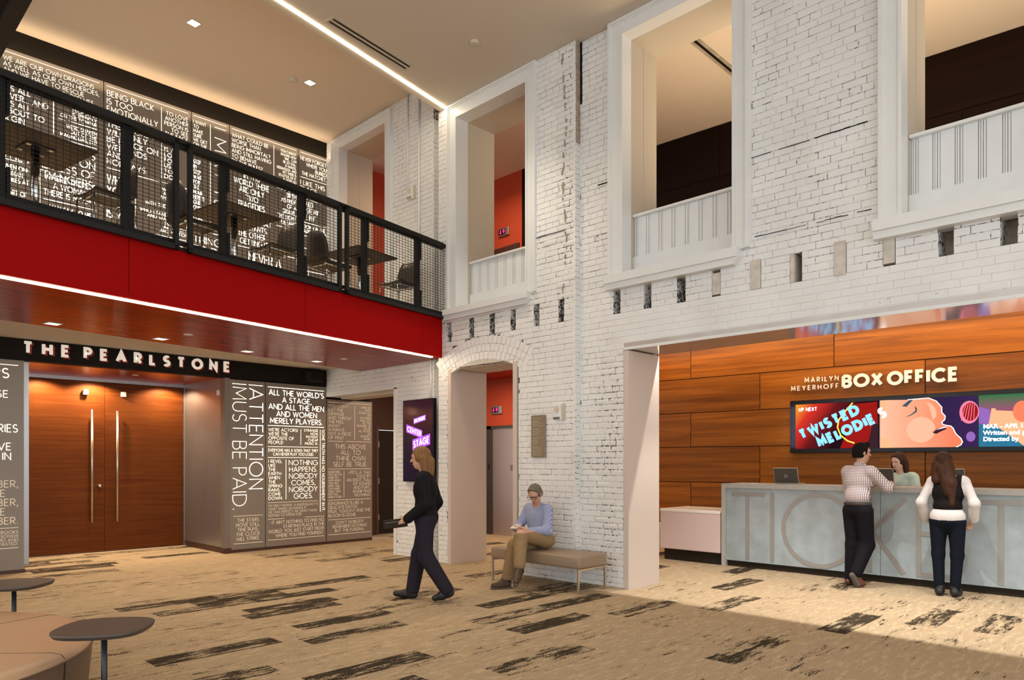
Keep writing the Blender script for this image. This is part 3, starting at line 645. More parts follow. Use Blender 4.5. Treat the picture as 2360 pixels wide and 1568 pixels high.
# ------------------------------------------------------------------ far walls
wf = B('wall_far', 'red_wall', None, 10.27, 10.45, 9.72, 13.5, 3.66, 7.30, kind='structure')
wf2 = empty('wall_far', kind='structure')
B('wall_face', 'red_wall', wf2, 10.27, 10.45, 8.3, 9.35, 0, 3.19); B('wall_face', 'red_wall', wf2, 10.27, 10.45, 10.74, 13.5, 0, 3.19); B('wall_face', 'red_wall', wf2, 10.27, 10.45, 9.35, 10.74, 2.24, 3.19)
B('wall_return', 'red_wall', wf2, 7.6, 10.3, 11.9, 12.0, 3.66, 7.3)
B('wall_return', 'office_wood', wf2, 10.27, 11.35, 8.2, 8.3, 0, 3.58)
d2 = empty('door_2', (10.27, 10.05, 0), kind='structure')
B('lift_door', 'steel_lift', d2, .03, .07, -.68, .535, 0, 2.17); B('lift_frame', 'steel_dark', d2, -.01, .16, .545, .69, 0, 2.24); B('lift_frame', 'steel_dark', d2, -.01, .16, -.70, -.68, 0, 2.24); B('lift_head', 'steel_dark', d2, -.01, .16, -.7, .69, 2.175, 2.24); B('call_plate', 'monitor_black', d2, -.016, -.008, .58, .615, 1.35, 1.45)
B('door_leaf_panel', 'panel_side', d2, .026, .031, -.1, .02, 1.32, 1.44)
# lower hall beyond the brick wall: dark doors at its end
d3 = empty('door_3', (8.6, 12.2, 0), kind='structure')
for k in range(2): 
    dd = B('door_leaf', 'black_rubber', d3, k*.95, k*.95+.93, 0, .05, .01, 2.15)
    for z in (.3, 1.05, 1.8): B('hinge', 'brushed', dd, k*.95-.012, k*.95+.012, -.012, 0, z, z+.12)
B('door_frame', 'steel_dark', d3, -.06, 0, -.01, .08, 0, 2.24); B('overpanel', 'kick_wood', d3, -.06, 1.95, 0, .08, 2.16, 3.19)
B('wall_back', 'kick_wood', None, 7.95, 8.54, 12.2, 12.3, 0, 3.19, kind='structure')
# wood wall of the box office, and the same wall upstairs: plank panels with open joints
WZ = R(93.354-90); WP = (11.2, 7.183)
wo = empty('wall_office', (WP[0], WP[1], 0), WZ, kind='structure')
B('backing', 'black_paint', wo, .02, .12, -10.5, 1.15, 0, 3.58); 
rows = [3.58, 2.970, 2.364, 1.762, 1.145, .54, 0.]
for i in range(6):
    st = .0 if i % 2 == 0 else -1.243
    js = [1.15]+[st-.655+2.407*k for k in range(1, -6, -1) if -10.5 < st-.655+2.407*k < 1.1]+[-10.5]
    for a, b in zip(js[:-1], js[1:]): B('panel', 'office_wood', wo, 0, .02, b+.006, a-.006, rows[i+1]+.006, rows[i]-(.006 if i else 0))
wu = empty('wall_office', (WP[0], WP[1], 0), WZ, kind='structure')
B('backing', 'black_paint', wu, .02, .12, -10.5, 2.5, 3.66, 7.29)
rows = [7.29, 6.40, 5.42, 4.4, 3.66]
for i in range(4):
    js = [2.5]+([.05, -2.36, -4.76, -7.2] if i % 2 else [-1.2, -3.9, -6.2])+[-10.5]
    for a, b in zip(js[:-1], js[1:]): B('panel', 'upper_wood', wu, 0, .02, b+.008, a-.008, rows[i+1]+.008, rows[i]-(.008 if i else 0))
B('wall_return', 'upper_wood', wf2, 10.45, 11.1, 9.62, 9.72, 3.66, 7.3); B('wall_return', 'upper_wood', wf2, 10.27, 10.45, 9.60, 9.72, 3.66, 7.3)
# upstairs lift doors (dark bronze head and panels under the red wall)
d4 = empty('door_4', (10.27, 10.5, 3.66), kind='structure'); B('lift_head', 'kick_wood', d4, -.02, 0, -.7, 1.4, 2.02, 2.2); B('lift_door', 'steel_dark', d4, -.014, 0, -.55, .0, 0, 2.02); B('lift_door', 'kick_wood', d4, -.012, 0, .01, 1.2, 0, 2.02); B('lift_frame', 'kick_wood', d4, -.03, 0, -.72, -.55, 0, 2.2)
# slot in the upstairs ceiling
sl = B('ceiling_slot', 'pocket_dark', None, 8.2, 11.0, 4.97, 5.11, 7.292, 7.2998, label='narrow dark bronze track slot in the cream ceiling behind the tall opening', cat='track'); B('slot_gap', 'black_paint', sl, 8.2, 11.0, 5.02, 5.06, 7.289, 7.293)
# ------------------------------------------------------------------ back wall
B('wall_back', 'black_paint', None, -5, 7.6, 11.53, 11.6, 3.2, 7.3, kind='structure')
B('trim_4', 'black_paint', None, -5, 6.985, 11.47, 11.53, 7.03, 7.30, kind='structure')
B('trim_5', 'black_paint', None, -5, 6.94, 11.46, 11.62, 2.875, 3.16, kind='structure')
B('wall_back', 'black_paint', None, 5.17, 7.94, 11.56, 11.66, 0, 3.2, kind='structure')
B('wall_back', 'panel_side', None, -5, 2.32, 11.56, 11.66, 0, 3.2, kind='structure')
B('ceiling', 'ceiling_paint', None, -5, 6.94, 9.5, 11.62, 3.165, 3.25, kind='structure')
# door recess
rs = empty('wall_left', kind='structure')
B('recess_side', 'steel_wall', rs, 5.08, 5.16, 11.62, 13.3, .09, 2.90); B('recess_side', 'steel_wall', rs, 2.32, 2.40, 11.62, 13.3, .09, 2.90)
B('recess_soffit', 'soffit_wood', rs, 2.32, 5.16, 11.48, 13.3, 2.885, 2.95); B('recess_back', 'steel_wall', rs, 2.3, 5.2, 13.27, 13.35, 0, 2.9)
B('baseboard_left', 'kick_wood', None, 5.065, 5.17, 11.45, 13.05, 0, .085, kind='structure')
d1 = empty('door_1', (3.83, 13.2, 0), kind='structure')
B('door_frame', 'steel_wall', d1, -1.47, -1.165, -.03, .06, 0, 2.88); B('door_frame', 'steel_wall', d1, 1.245, 1.36, -.04, .06, 0, 2.88); B('door_head', 'steel_wall', d1, -1.47, 1.36, -.03, .06, 2.83, 2.885)
for s, x0, x1, hx in ((-1, -1.16, -.037, -.245), (1, -.031, 1.242, .135)):
    lf = B('door_leaf', 'door_wood', d1, x0, x1, 0, .05, .012, 2.825)
    mb = MB(); mb.tube([(hx, -.085, .50), (hx, -.085, 2.36)], .019, 12); mb.tube([(hx, -.085, .64), (hx, 0, .64)], .009); mb.tube([(hx, -.085, 2.21), (hx, 0, 2.21)], .009); mb.build('pull_handle', 'brushed', lf, True)
    sx = -.325 if s < 0 else .245
    mb = MB(); mb.rbox(sx-.036, sx+.036, -.075, 0, 2.60, 2.685, .012); mb.build('door_magnet', 'paper', lf)
    if s < 0:
        mb = MB(); mb.xf = Matrix.Translation((-.115, 0, 1.10)) @ Matrix.Rotation(PI/2, 4, 'X'); mb.lathe([(.028, 0), (.03, .006), (.016, .012), (.016, .03), (.026, .04), (.028, .052), (.018, .062)], 16); mb.build('knob', 'chrome', lf, True)
    else:
        for z in (.42, 1.06, 1.72, 2.38): B('hinge', 'steel_dark', lf, 1.238, 1.262, -.022, .0, z, z+.19)
mb = MB(); mb.rbox(5.05, 5.082, 11.68, 11.75, 2.60, 2.69, .01); mb.build('door_magnet', 'paper', rs)
# ------------------------------------------------------------------ quotation panels on the back wall
YF = 11.48
to_back = lambda u, v, w_: (u, YF-.0015-w_, v)
def panel(x0, x1, z0, z1, label, items, group, side=False, dist=0.):
    r = empty('text_panel', ((x0+x1)/2, YF, z0), label=label, cat='wall panel', group=group); L0 = (-(x0+x1)/2, -YF, -z0)
    B('panel_sheet', 'panel_taupe', r, x0+.004, x1-.004, YF, YF+.045, z0, z1).location = L0
    for it in items:
        mb = MB(); kind, mname = it[0], it[1]
        if kind == 'rule':      # horizontal or vertical slot
            for (a, b, c, d) in it[2]: B('rule', mname, r, a, c, YF-.0015, YF+.001, b, d).location = L0
            continue
        elif kind == 'rot':     # capitals turned a quarter clockwise: reading runs downward
            _, _, t, xb, xt, ztop, zbot, wg = it; h = xt-xb; sx = (ztop-zbot)/(text_w(t, .15, wg)*h)
            lay_text(mb, t, 0, 0, h, wg, sx, .15, 0, lambda u, v, w_: (xb+v, YF-.0015, ztop-u)); o = mb.build('lettering', mname, r)
        else:
            _, _, lines, a, b, zt, zb, al, wg = it
            for ml in block(lines, a, b, zt, zb, wg, to_back, al): ml.build('text_line', mname, r).location = L0
            continue
        o.location = L0
    return r
def hr(z, a, b, t=.009): return (a, z-t/2, b, z+t/2)
def vr(x, z0, z1, t=.009): return (x-t/2, z0, x+t/2, z1)
H_, W_, D_, O_ = 'text_hot', 'text_warm', 'text_dim', 'text_off'
UG = 'illuminated quotation panels of the upper back wall'; LG = 'illuminated quotation panels beside the theatre doors'
ZB = 3.66; ZT = 7.03
panel(2.03, 3.288, ZB, ZT, 'leftmost upper panel of glowing quotations, beginning WE ARE OUR OWN DRAGONS', [
 ('rule', W_, [hr(6.985, 2.08, 3.23)]), ('t', W_, ['WE ARE OUR OWN DRAGONS', 'AS WELL AS OUR OWN HEROES,', 'AND WE HAVE TO RESCUE', 'OURSELVES FROM OURSELVES.'], 2.08, 3.23, 6.94, 6.62, 'l', .10),
 ('t', H_, ["IT'S ALL", 'OVER... AND', "IT'S ALL", 'ABOUT TO', 'BEGIN.'], 2.07, 2.60, 6.56, 6.06, 'l', .11), ('rule', H_, [vr(2.66, 6.06, 6.56), hr(6.30, 2.72, 3.2), hr(6.02, 2.08, 3.2)]),
 ('t', H_, ["WE'RE SHAKEN", 'OUT OF THE', 'MAGNOLIAS, EH?'], 2.74, 3.2, 6.26, 6.06, 'r', .12), ('t', H_, ['WHAT IS', 'PROFOUND', 'IS SPRINGLY', 'ON THE TONGUE'], 2.74, 3.2, 6.56, 6.33, 'r', .12),
 ('t', H_, ['I HAVE ALWAYS', 'DEPENDED ON', 'THE KINDNESS OF', 'STRANGERS.'], 2.07, 3.18, 5.97, 5.40, 'r', .10),
 ('rule', H_, [hr(5.55, 2.07, 2.36), vr(2.42, 4.72, 5.52), vr(2.50, 4.72, 5.42)]), ('t', H_, ['WHEN ONE', 'WOMAN', 'STRIKES AT', 'THE', 'HEART OF', 'ANOTHER,', 'SHE', 'SELDOM', 'MISSES.'], 2.07, 2.37, 5.50, 4.74, 'l', .12),
 ('t', H_, ['WHERE THERE IS', 'A WOMAN', 'THERE IS MAGIC.'], 2.54, 3.2, 5.50, 5.18, 'c', .11), ('rule', H_, [hr(5.13, 2.54, 3.2)]), ('t', H_, ['MAN SAY TO HIS', 'WOMAN: I GOT ME A', 'DREAM.'], 2.54, 3.2, 5.08, 4.76, 'c', .11)], UG)
panel(3.292, 4.536, ZB, ZT, 'upper panel of glowing quotations beginning BEING BLACK IS TOO EMOTIONALLY', [
 ('rule', W_, [hr(6.985, 3.33, 4.49)]), ('t', W_, ['BEING BLACK', 'IS TOO', 'EMOTIONALLY'], 3.33, 4.04, 6.94, 6.60, 'l', .11), ('t', H_, ['TAXING;', 'THEREFORE I', 'WILL ONLY', 'BE BLACK ON', 'WEEKENDS', 'AND', 'HOLIDAYS.'], 3.33, 4.04, 6.60, 5.84, 'l', .11),
 ('rule', W_, [vr(4.09, 5.85, 6.94)]), ('t', W_, ['TO LOVE', 'ANOTHER', 'PERSON IS', 'TO SEE', 'THE FACE', 'OF GOD.'], 4.13, 4.49, 6.92, 6.44, 'r', .12), ('rule', H_, [hr(6.40, 4.13, 4.49), hr(5.79, 3.33, 4.49)]),
 ('t', H_, ['IS A', 'LOT', 'FOR', 'US', 'TO', 'DO'], 4.13, 4.3, 6.36, 5.86, 'l', .14),
 ('t', H_, ['WELL, THERE', 'ARE PEOPLE', 'AND EAT ALL', 'OF IT', 'WITH THE LOCUSTS.', 'THERE ARE', 'WHO STAND AROUND', 'AND WATCH THEM', 'SOMETIMES', "AIN'T RIGHT", 'AND WATCH.'], 3.78, 4.49, 5.72, 5.02, 'r', .13), ('rule', H_, [vr(3.72, 5.02, 5.72), hr(4.97, 3.33, 4.49)]),
 ('t', H_, ['WHAT', 'YOU', 'DO', 'IS ME'], 3.33, 3.66, 5.72, 5.05, 'l', .12), ('t', H_, ['CONSISTENCY IS', 'THE LAST REFUGE'], 3.33, 4.49, 4.94, 4.64, 'l', .10)], UG)
panel(4.540, 5.150, ZB, ZT, 'narrow upper panel with a column of small lines and large sideways letters', [
 ('rule', W_, [hr(6.985, 4.57, 5.11), vr(4.84, 5.22, 6.93)]), ('t', W_, ['I WANT', 'TO', 'MAKE', 'SURE', 'WE GET', 'ON THE', 'SAME', 'PAGE'], 4.57, 4.79, 6.93, 6.36, 'l', .13),
 ('t', H_, ['STEP', 'BY', 'STEP', 'WAIT', 'FOR', 'THE', 'HOUR', 'HERE IS', 'OUR', 'OWN', 'TIME', 'COME', 'AT LAST.'], 4.57, 4.79, 6.30, 5.26, 'l', .13), ('rot', W_, 'I MAY', 4.90, 5.10, 6.92, 6.05, .07), ('rot', H_, 'YET I', 4.90, 5.10, 5.95, 5.25, .07),
 ('rule', H_, [hr(5.18, 4.57, 5.11)]), ('t', H_, ['THINGS', 'TO DO'], 4.57, 5.1, 5.12, 4.80, 'l', .1)], UG)
panel(5.154, 6.390, ZB, ZT, 'upper panel of glowing quotations beginning WHAT COULD BE WORSE THAN', [
 ('rule', W_, [hr(6.985, 5.19, 6.35)]), ('t', W_, ['WHAT COULD BE', 'WORSE THAN', 'BEING IMMORTAL?', 'AND STILL HAVING', 'TO BEHAVE', 'BY THE RULES?'], 5.19, 5.88, 6.93, 6.42, 'l', .12), ('rule', W_, [vr(5.93, 5.1, 6.94)]),
 ('t', W_, ['YOU CANNOT', 'IMAGINE HOW', 'TIME... CAN', 'BE SO STILL.', 'IT HANGS.', 'WEIGHTLESS. AND', 'YET THERE IS', 'SO LITTLE OF IT.', 'IT GOES SO'], 5.98, 6.35, 6.93, 6.38, 'r', .13), ('rule', H_, [hr(6.37, 5.19, 5.88), hr(6.34, 5.98, 6.35), hr(5.08, 5.19, 6.35)]),
 ('t', H_, ['IN THIS', 'WORLD THERE', 'ARE ONLY', 'TWO', 'TRAGEDIES.', 'ONE IS NOT', 'GETTING WHAT', 'ONE WANTS.', 'THE OTHER', 'IS GETTING IT.'], 5.19, 5.88, 6.34, 5.12, 'c', .11), ('t', H_, ['THEY GIVE', 'BIRTH', 'ASTRIDE', 'OF A', 'GRAVE,', 'THE LIGHT', 'GLEAMS'], 5.98, 6.35, 6.30, 5.62, 'r', .12), ('rule', H_, [hr(5.58, 5.98, 6.35)]),
 ('t', H_, ['NEVER A', 'SMALL DISASTER.'], 5.19, 6.35, 5.04, 4.62, 'c', .1)], UG)
panel(6.394, 6.985, ZB, ZT, 'rightmost upper panel of glowing quotations, beginning NEVER FORGET, against the window casing', [
 ('rule', W_, [hr(6.985, 6.43, 6.95), hr(6.55, 6.43, 6.95)]), ('t', W_, ['NEVER FORGET', 'WHERE YOU', 'BURIED', 'THE HATCHET.'], 6.43, 6.95, 6.93, 6.58, 'r', .12), ('t', W_, ['I LIKE THIS', 'PLACE'], 6.43, 6.92, 6.51, 6.30, 'l', .11),
 ('t', H_, ['AND WILLINGLY', 'COULD', 'WASTE MY', 'TIME IN IT.'], 6.43, 6.95, 6.27, 5.80, 'l', .11), ('rule', H_, [hr(5.76, 6.43, 6.95), hr(5.52, 6.43, 6.95), hr(5.3, 6.43, 6.6), hr(5.1, 6.43, 6.6), hr(4.9, 6.43, 6.9), vr(6.5, 4.7, 5.0)]), ('t', H_, ['LOOK ON ME', 'CARE AS I DO'], 6.43, 6.95, 5.73, 5.56, 'l', .13)], UG)
# lower panels
panel(.95, 2.318, .035, 2.87, 'lower grey quotation panel cut by the left edge, lines ending WE REMEMBER', [
 ('rule', W_, [hr(2.80, 1.1, 2.25)]), ('t', W_, ['SHIPS'], 1.70, 2.15, 2.77, 2.60, 'r', .11), ('t', W_, ['HOUSE', 'OF', 'LAST'], 1.70, 2.17, 2.47, 2.09, 'l', .11), ('t', W_, ['MYSTERIES'], 1.62, 2.245, 2.02, 1.88, 'r', .11), ('t', W_, ['WE HAVE', 'STAY IN'], 1.6, 2.17, 1.77, 1.51, 'r', .11),
 ('t', D_, ['US. WE', 'REMEMBER,', 'AND WE', 'REMEMBER,', 'AND WE', 'REMEMBER.'], 1.6, 2.25, 1.39, .65, 'l', .11), ('rule', D_, [hr(.615, 1.1, 2.25), hr(.345, 1.1, 2.25)]), ('t', D_, ['THE BOOKS', 'AND SONGS', 'HARD AND', 'WASTED.'], 1.72, 2.25, .585, .375, 'r', .12),
 ('t', O_, ['LETTERS', 'HAVE', 'CHANCE', 'NOT', "PITY,"], 1.7, 2.19, .31, .06, 'l', .10)], LG)
panel(5.160, 5.774, .05, 2.86, 'lower quotation panel with ATTENTION MUST BE PAID set sideways in tall letters', [
 ('rule', H_, [hr(2.79, 5.20, 5.44), hr(2.79, 5.48, 5.73)]), ('rot', H_, 'ATTENTION', 5.485, 5.735, 2.74, 1.04, .055), ('rot', W_, 'MUST BE PAID.', 5.20, 5.445, 2.74, .70, .055), ('rule', D_, [hr(.60, 5.22, 5.73), hr(.145, 5.22, 5.73)]),
 ('t', D_, ['THE STARS', 'MOVE STILL,', 'TIME RUNS,', 'THE CLOCK', 'WILL STRIKE.'], 5.26, 5.68, .57, .18, 'c', .12)], LG)
panel(5.778, 6.944, .05, 2.86, "lower quotation panel headed ALL THE WORLD'S A STAGE", [
 ('rule', H_, [hr(2.783, 5.82, 6.90), hr(2.124, 5.82, 6.90)]), ('t', H_, ["ALL THE WORLD'S", 'A STAGE,', 'AND ALL THE MEN', 'AND WOMEN', 'MERELY PLAYERS.'], 5.83, 6.90, 2.755, 2.15, 'c', .115),
 ('t', W_, ["WE'RE ACTORS!", "WE'RE THE", 'OPPOSITE OF', 'PEOPLE!'], 5.83, 6.38, 2.09, 1.80, 'l', .12), ('t', W_, ['STRANGE', 'HOW', 'POTENT', 'CHEAP', 'MUSIC IS.'], 6.50, 6.78, 2.09, 1.80, 'r', .14), ('rule', W_, [vr(6.44, 1.80, 2.08), vr(6.825, .60, 2.08), hr(1.762, 5.82, 6.78), hr(1.574, 5.82, 6.78)]),
 ('t', W_, ['EVERYONE HAS A SONG THAT THEY', 'CAN NEVER PLAY TOO LOUD.'], 5.83, 6.78, 1.735, 1.60, 'c', .13), ('t', W_, ['I REVEL', 'LIKE', 'THE', 'EARTH', 'WHEN', 'THE', 'SPRING', 'RAINS', 'COME', 'DOWN.'], 5.83, 6.11, 1.545, .84, 'l', .12),
 ('rule', W_, [vr(6.155, .85, 1.54)]), ('t', W_, ['NOTHING', 'HAPPENS.', 'NOBODY', 'COMES,', 'NOBODY', 'GOES.'], 6.20, 6.78, 1.545, .84, 'c', .10), ('rot', W_, 'SOME TRUTH HAS NO NOURISHMENT IN IT.', 6.855, 6.915, 2.08, .60, .12),
 ('rule', D_, [hr(.80, 5.82, 6.78), hr(.518, 5.82, 6.12), hr(.518, 6.52, 6.90), hr(.16, 5.82, 6.90)]), ('t', D_, ["I'M ONLY HUMAN, A INADEQUACY IS", 'WHAT MAKES US HUMAN, IF', "WE WAS PERFECT WE WON'T HAVE", 'NOTHIN TO STRIVE FOR.'], 5.83, 6.78, .775, .55, 'l', .12),
 ('t', D_, ["IT AIN'T NOTHING TO FIND NO", 'STARTING PLACE IN THE', 'WORLD. YOU JUST START FROM', 'WHERE YOU FIND YOURSELF.'], 5.83, 6.90, .495, .19, 'r', .12)], LG)
panel(6.952, 7.948, .05, 2.645, "rightmost lower quotation panel, beginning YOU CAN'T EAT THE ORANGE, running into the side hall", [
 ('rule', D_, [hr(2.595, 6.99, 7.91), vr(7.55, 1.92, 2.55), hr(1.88, 6.99, 7.30), hr(1.88, 7.36, 7.91), hr(1.367, 6.99, 7.91), vr(7.32, .84, 1.33), hr(.797, 6.99, 7.91), hr(.44, 6.99, 7.91), hr(.165, 6.99, 7.91)]),
 ('t', D_, ["YOU CAN'T", 'EAT THE', 'ORANGE', 'AND THROW', 'THE PEEL', 'AWAY.', 'A MAN IS', 'NOT A PIECE', 'OF FRUIT.'], 6.99, 7.48, 2.565, 1.91, 'l', .11), ('t', D_, ['WHEN WE', 'HAVE', 'FOUND ALL', 'THE', 'MYSTERIES', 'AND LOST', 'ALL THE', 'MEANING, WE', 'WILL BE', 'ALL ALONE,', 'ON', 'AN EMPTY', 'SHORE.'], 7.60, 7.91, 2.555, 1.91, 'r', .13),
 ('t', D_, ['THIS ABOVE', 'ALL: TO', 'THINE OWN', 'SELF BE TRUE.'], 7.08, 7.85, 1.84, 1.40, 'c', .095), ('t', D_, ['SOMETIMES', 'YOU GOTTA', 'MAKE DO', 'WITH WHAT', 'YOU GOT', 'UNTIL YOU', 'CAN MAKE', 'WHAT YOU', 'GOT DO', 'WHAT IT DO.'], 6.99, 7.28, 1.34, .83, 'l', .14),
 ('t', D_, ["LIFE'S...A TALE", 'TOLD BY', 'AN IDIOT, FULL', 'OF SOUND', 'AND FURY,', 'SIGNIFYING', 'NOTHING.'], 7.38, 7.91, 1.34, .84, 'r', .11), ('t', D_, ['IGNORANCE IS LIKE A', 'DELICATE EXOTIC', 'FRUIT; TOUCH IT AND THE', 'BLOOM IS GONE.'], 6.99, 7.90, .775, .475, 'l', .11), ('t', D_, ["DON'T NOBODY", 'REMEMBER NOTHING', 'BUT THE FUNERAL.'], 7.08, 7.82, .415, .195, 'c', .11)], LG)
B('trim_6', 'panel_side', None, 5.068, 5.160, YF-.01, 11.63, .05, 2.875, kind='structure')
for n, (a, b) in (('left', (.9, 2.33)), ('right', (5.055, 7.94))): B('baseboard_%s' % n, 'kick_wood', None, a, b, YF-.005, 11.6, 0, .048, kind='structure')
# ------------------------------------------------------------------ sign over the theatre doors
def letters(root, t, x, h, wgt, sp, depth, to, m, sx=1., z=0., nm='letter'):
    for ch in t:
        if ch == ' ': x += .40*h*sx; continue
        mb = MB(); lay_text(mb, ch, x, z, h, wgt, sx, sp, depth, to); mb.build(nm, m, root); x += adv(ch, wgt, sp)*h*sx
    return x
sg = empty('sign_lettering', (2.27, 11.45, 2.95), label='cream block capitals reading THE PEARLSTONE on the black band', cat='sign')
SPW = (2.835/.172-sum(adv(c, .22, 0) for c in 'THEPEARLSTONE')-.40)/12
letters(sg, 'THE PEARLSTONE', .01, .172, .22, SPW, .03, lambda u, v, w_: (u, -.055-w_, v+.005), 'letter_glow')
letters(sg, 'THE PEARLSTONE', .045, .172, .22, SPW, .04, lambda u, v, w_: (u, .0-w_, v-.008), 'letter_red', nm='letter_back')
# loudspeaker on the band
sp = empty('loudspeaker', (6.66, 11.46, 2.93), label='small black wedge loudspeaker on the black band beside the brick wall', cat='speaker')
mb = MB(); mb.prism([(-.15, 0), (.15, 0), (.12, -.17), (-.12, -.17)], 0, .17); mb.build('cabinet', 'black_rubber', sp); B('grille', 'black_paint', sp, -.115, .115, -.176, -.169, .012, .158); B('bracket', 'black_steel', sp, -.04, .04, -.08, 0, .17, .19)
# ------------------------------------------------------------------ balcony
bl = empty('balcony', (BP[0], BP[1], 0), BAL, label='red fronted balcony with a polished wood soffit spanning above the theatre doors', cat='balcony')
MB().prism([(-12.6, .05), (.08, .05), (.66, 3.26), (-12.6, 5.5)], 3.27, 3.655).build('floor_slab', 'carpet', bl)
js = [.10, -.44, -2.53, -4.62, -6.71, -8.8, -12.6]
for a, b in zip(js[:-1], js[1:]): B('fascia_panel', 'red_paint', bl, b+.003, a-.003, 0, .05, 3.05, 3.63)
B('floor_edge', 'black_steel', bl, -12.6, .09, -.012, .05, 3.63, 3.665)
js = [.10, -1.6, -3.7, -5.8, -12.4]
for i, (a, b) in enumerate(zip(js[:-1], js[1:])):
    sh = -.37 if i == 0 else 0
    MB().prism([(b+.003, .10), (a-.003-(0), .10), (a-.003-sh, 2.18), (b+.003, 2.18)], 3.05, 3.14).build('soffit_panel', 'soffit_wood', bl)
B('edge_return', 'ceiling_paint', bl, -12.4, .46, 2.18, 2.21, 3.05, 3.18)
led = empty('led_strip_light', (BP[0], BP[1], 3.05), BAL, label='glowing linear light along the lower edge of the red balcony front', cat='light')
B('diffuser', 'led_strip', led, -12.4, -.14, .055, .095, -.012, .03)
# guard railing
gr = empty('guard_railing', (BP[0], BP[1], 3.6), BAL, label='black steel mesh guard railing along the balcony edge', cat='railing')
mb = MB(); mb.rbox(-11.5, .06, -.035, .035, 1.10, 1.15, .012); mb.rbox(-11.5, .04, -.02, .02, 1.05, 1.10, .006); mb.build('handrail', 'black_steel', gr)
B('bottom_rail', 'black_steel', gr, -11.5, .05, -.02, .03, .085, .12)
s = -.53
while s > -9:
    ps = MB(); ps.box(s-.05, s+.012, -.03, .03, .06, 1.08); ps.box(s+.02, s+.045, -.03, .05, .78, 1.05); ps.box(s+.02, s+.05, -.03, .06, .06, .34); ps.build('post', 'black_steel', gr); s -= 1.026
for (a, b) in ((-8.2, -6.2), (-6.14, -4.165), (-4.06, -2.03), (-1.955, .07)):
    mb = MB()
    for (x0, x1, z0, z1) in ((a, b, .01, .06), (a, b, 1.06, 1.11), (a, a+.045, .01, 1.11), (b-.045, b, .01, 1.11)): mb.box(x0, x1, -.085, -.045, z0, z1)
    fr = mb.build('infill_frame', 'black_steel', gr)
    mb = MB(); x = a+.04
    while x < b: mb.box(x-.0022, x+.0022, -.068, -.0636, .03, 1.09); x += .0585
    z = .03
    while z < 1.09: mb.box(a, b, -.0656, -.0612, z-.0022, z+.0022); z += .0375
    mb.build('wire_mesh', 'black_steel', fr, kind='stuff')
# stair landing edge, upper left
sl = empty('stair_landing', (.7, 3.4, 3.33), label='black steel landing edge with mesh guard crossing the upper left corner', cat='stair')
B('edge_beam', 'black_steel', sl, -.06, 0, -.9, 1.4, 0, .155); B('guard_frame', 'black_steel', sl, -.05, -.01, -.9, 1.4, 1.05, 1.12)
for y in (-.9, .35, 1.36): B('guard_post', 'black_steel', sl, -.05, -.01, y, y+.04, .15, 1.1)
mb = MB(); y = -.86
while y < 1.4: mb.box(-.034, -.0296, y-.002, y+.002, .15, 1.06); y += .05
z = .19
while z < 1.06: mb.box(-.0296, -.0255, -.9, 1.4, z-.002, z+.002); z += .0375
mb.build('wire_mesh', 'black_steel', sl, kind='stuff'); B('deck', 'black_rubber', sl, -2.5, -.06, -.9, 1.4, .02, .12)
# ------------------------------------------------------------------ cafe tables and chairs on the balcony
FZ = 3.665
def cafe_table(s, t, label):
    p = bal(s, t); r = empty('cafe_table', (p[0], p[1], FZ), BAL, label, 'table', 'cafe tables on the balcony')
    mb = MB(); mb.rbox(-.375, .375, -.375, .375, .71, .735, .006); mb.build('table_top', 'table_wood', r)
    pl = B('mount_plate', 'black_steel', r, -.12, .12, -.12, .12, .70, .7098)
    for i in (-1, 1):
        for j in (-1, 1): B('screw_tab', 'brushed', pl, i*.09-.02, i*.09+.02, j*.09-.02, j*.09+.02, .6965, .70)
    mb = MB(); mb.tube([(0, 0, .03), (0, 0, .70)], .036, 14); mb.build('pedestal', 'chrome', r, True)
    mb = MB(); mb.lathe([(.22, 0), (.22, .008), (.10, .022), (.04, .035)], 24); mb.build('base', 'black_steel', r, True)
    return r
c1 = (BP[0], BP[1])
def st(x, y): dx, dy = x-BP[0], y-BP[1]; return dx*math.cos(BAL)+dy*math.sin(BAL), -dx*math.sin(BAL)+dy*math.cos(BAL)
for (x, y), lb in (((1.64, 7.70), 'square dark wood cafe table at the left end of the balcony'), ((3.73, 8.19), 'square dark wood cafe table in the middle of the balcony'), ((5.69, 8.53), 'square dark wood cafe table nearest the brick wall on the balcony')): cafe_table(*st(x, y), lb)
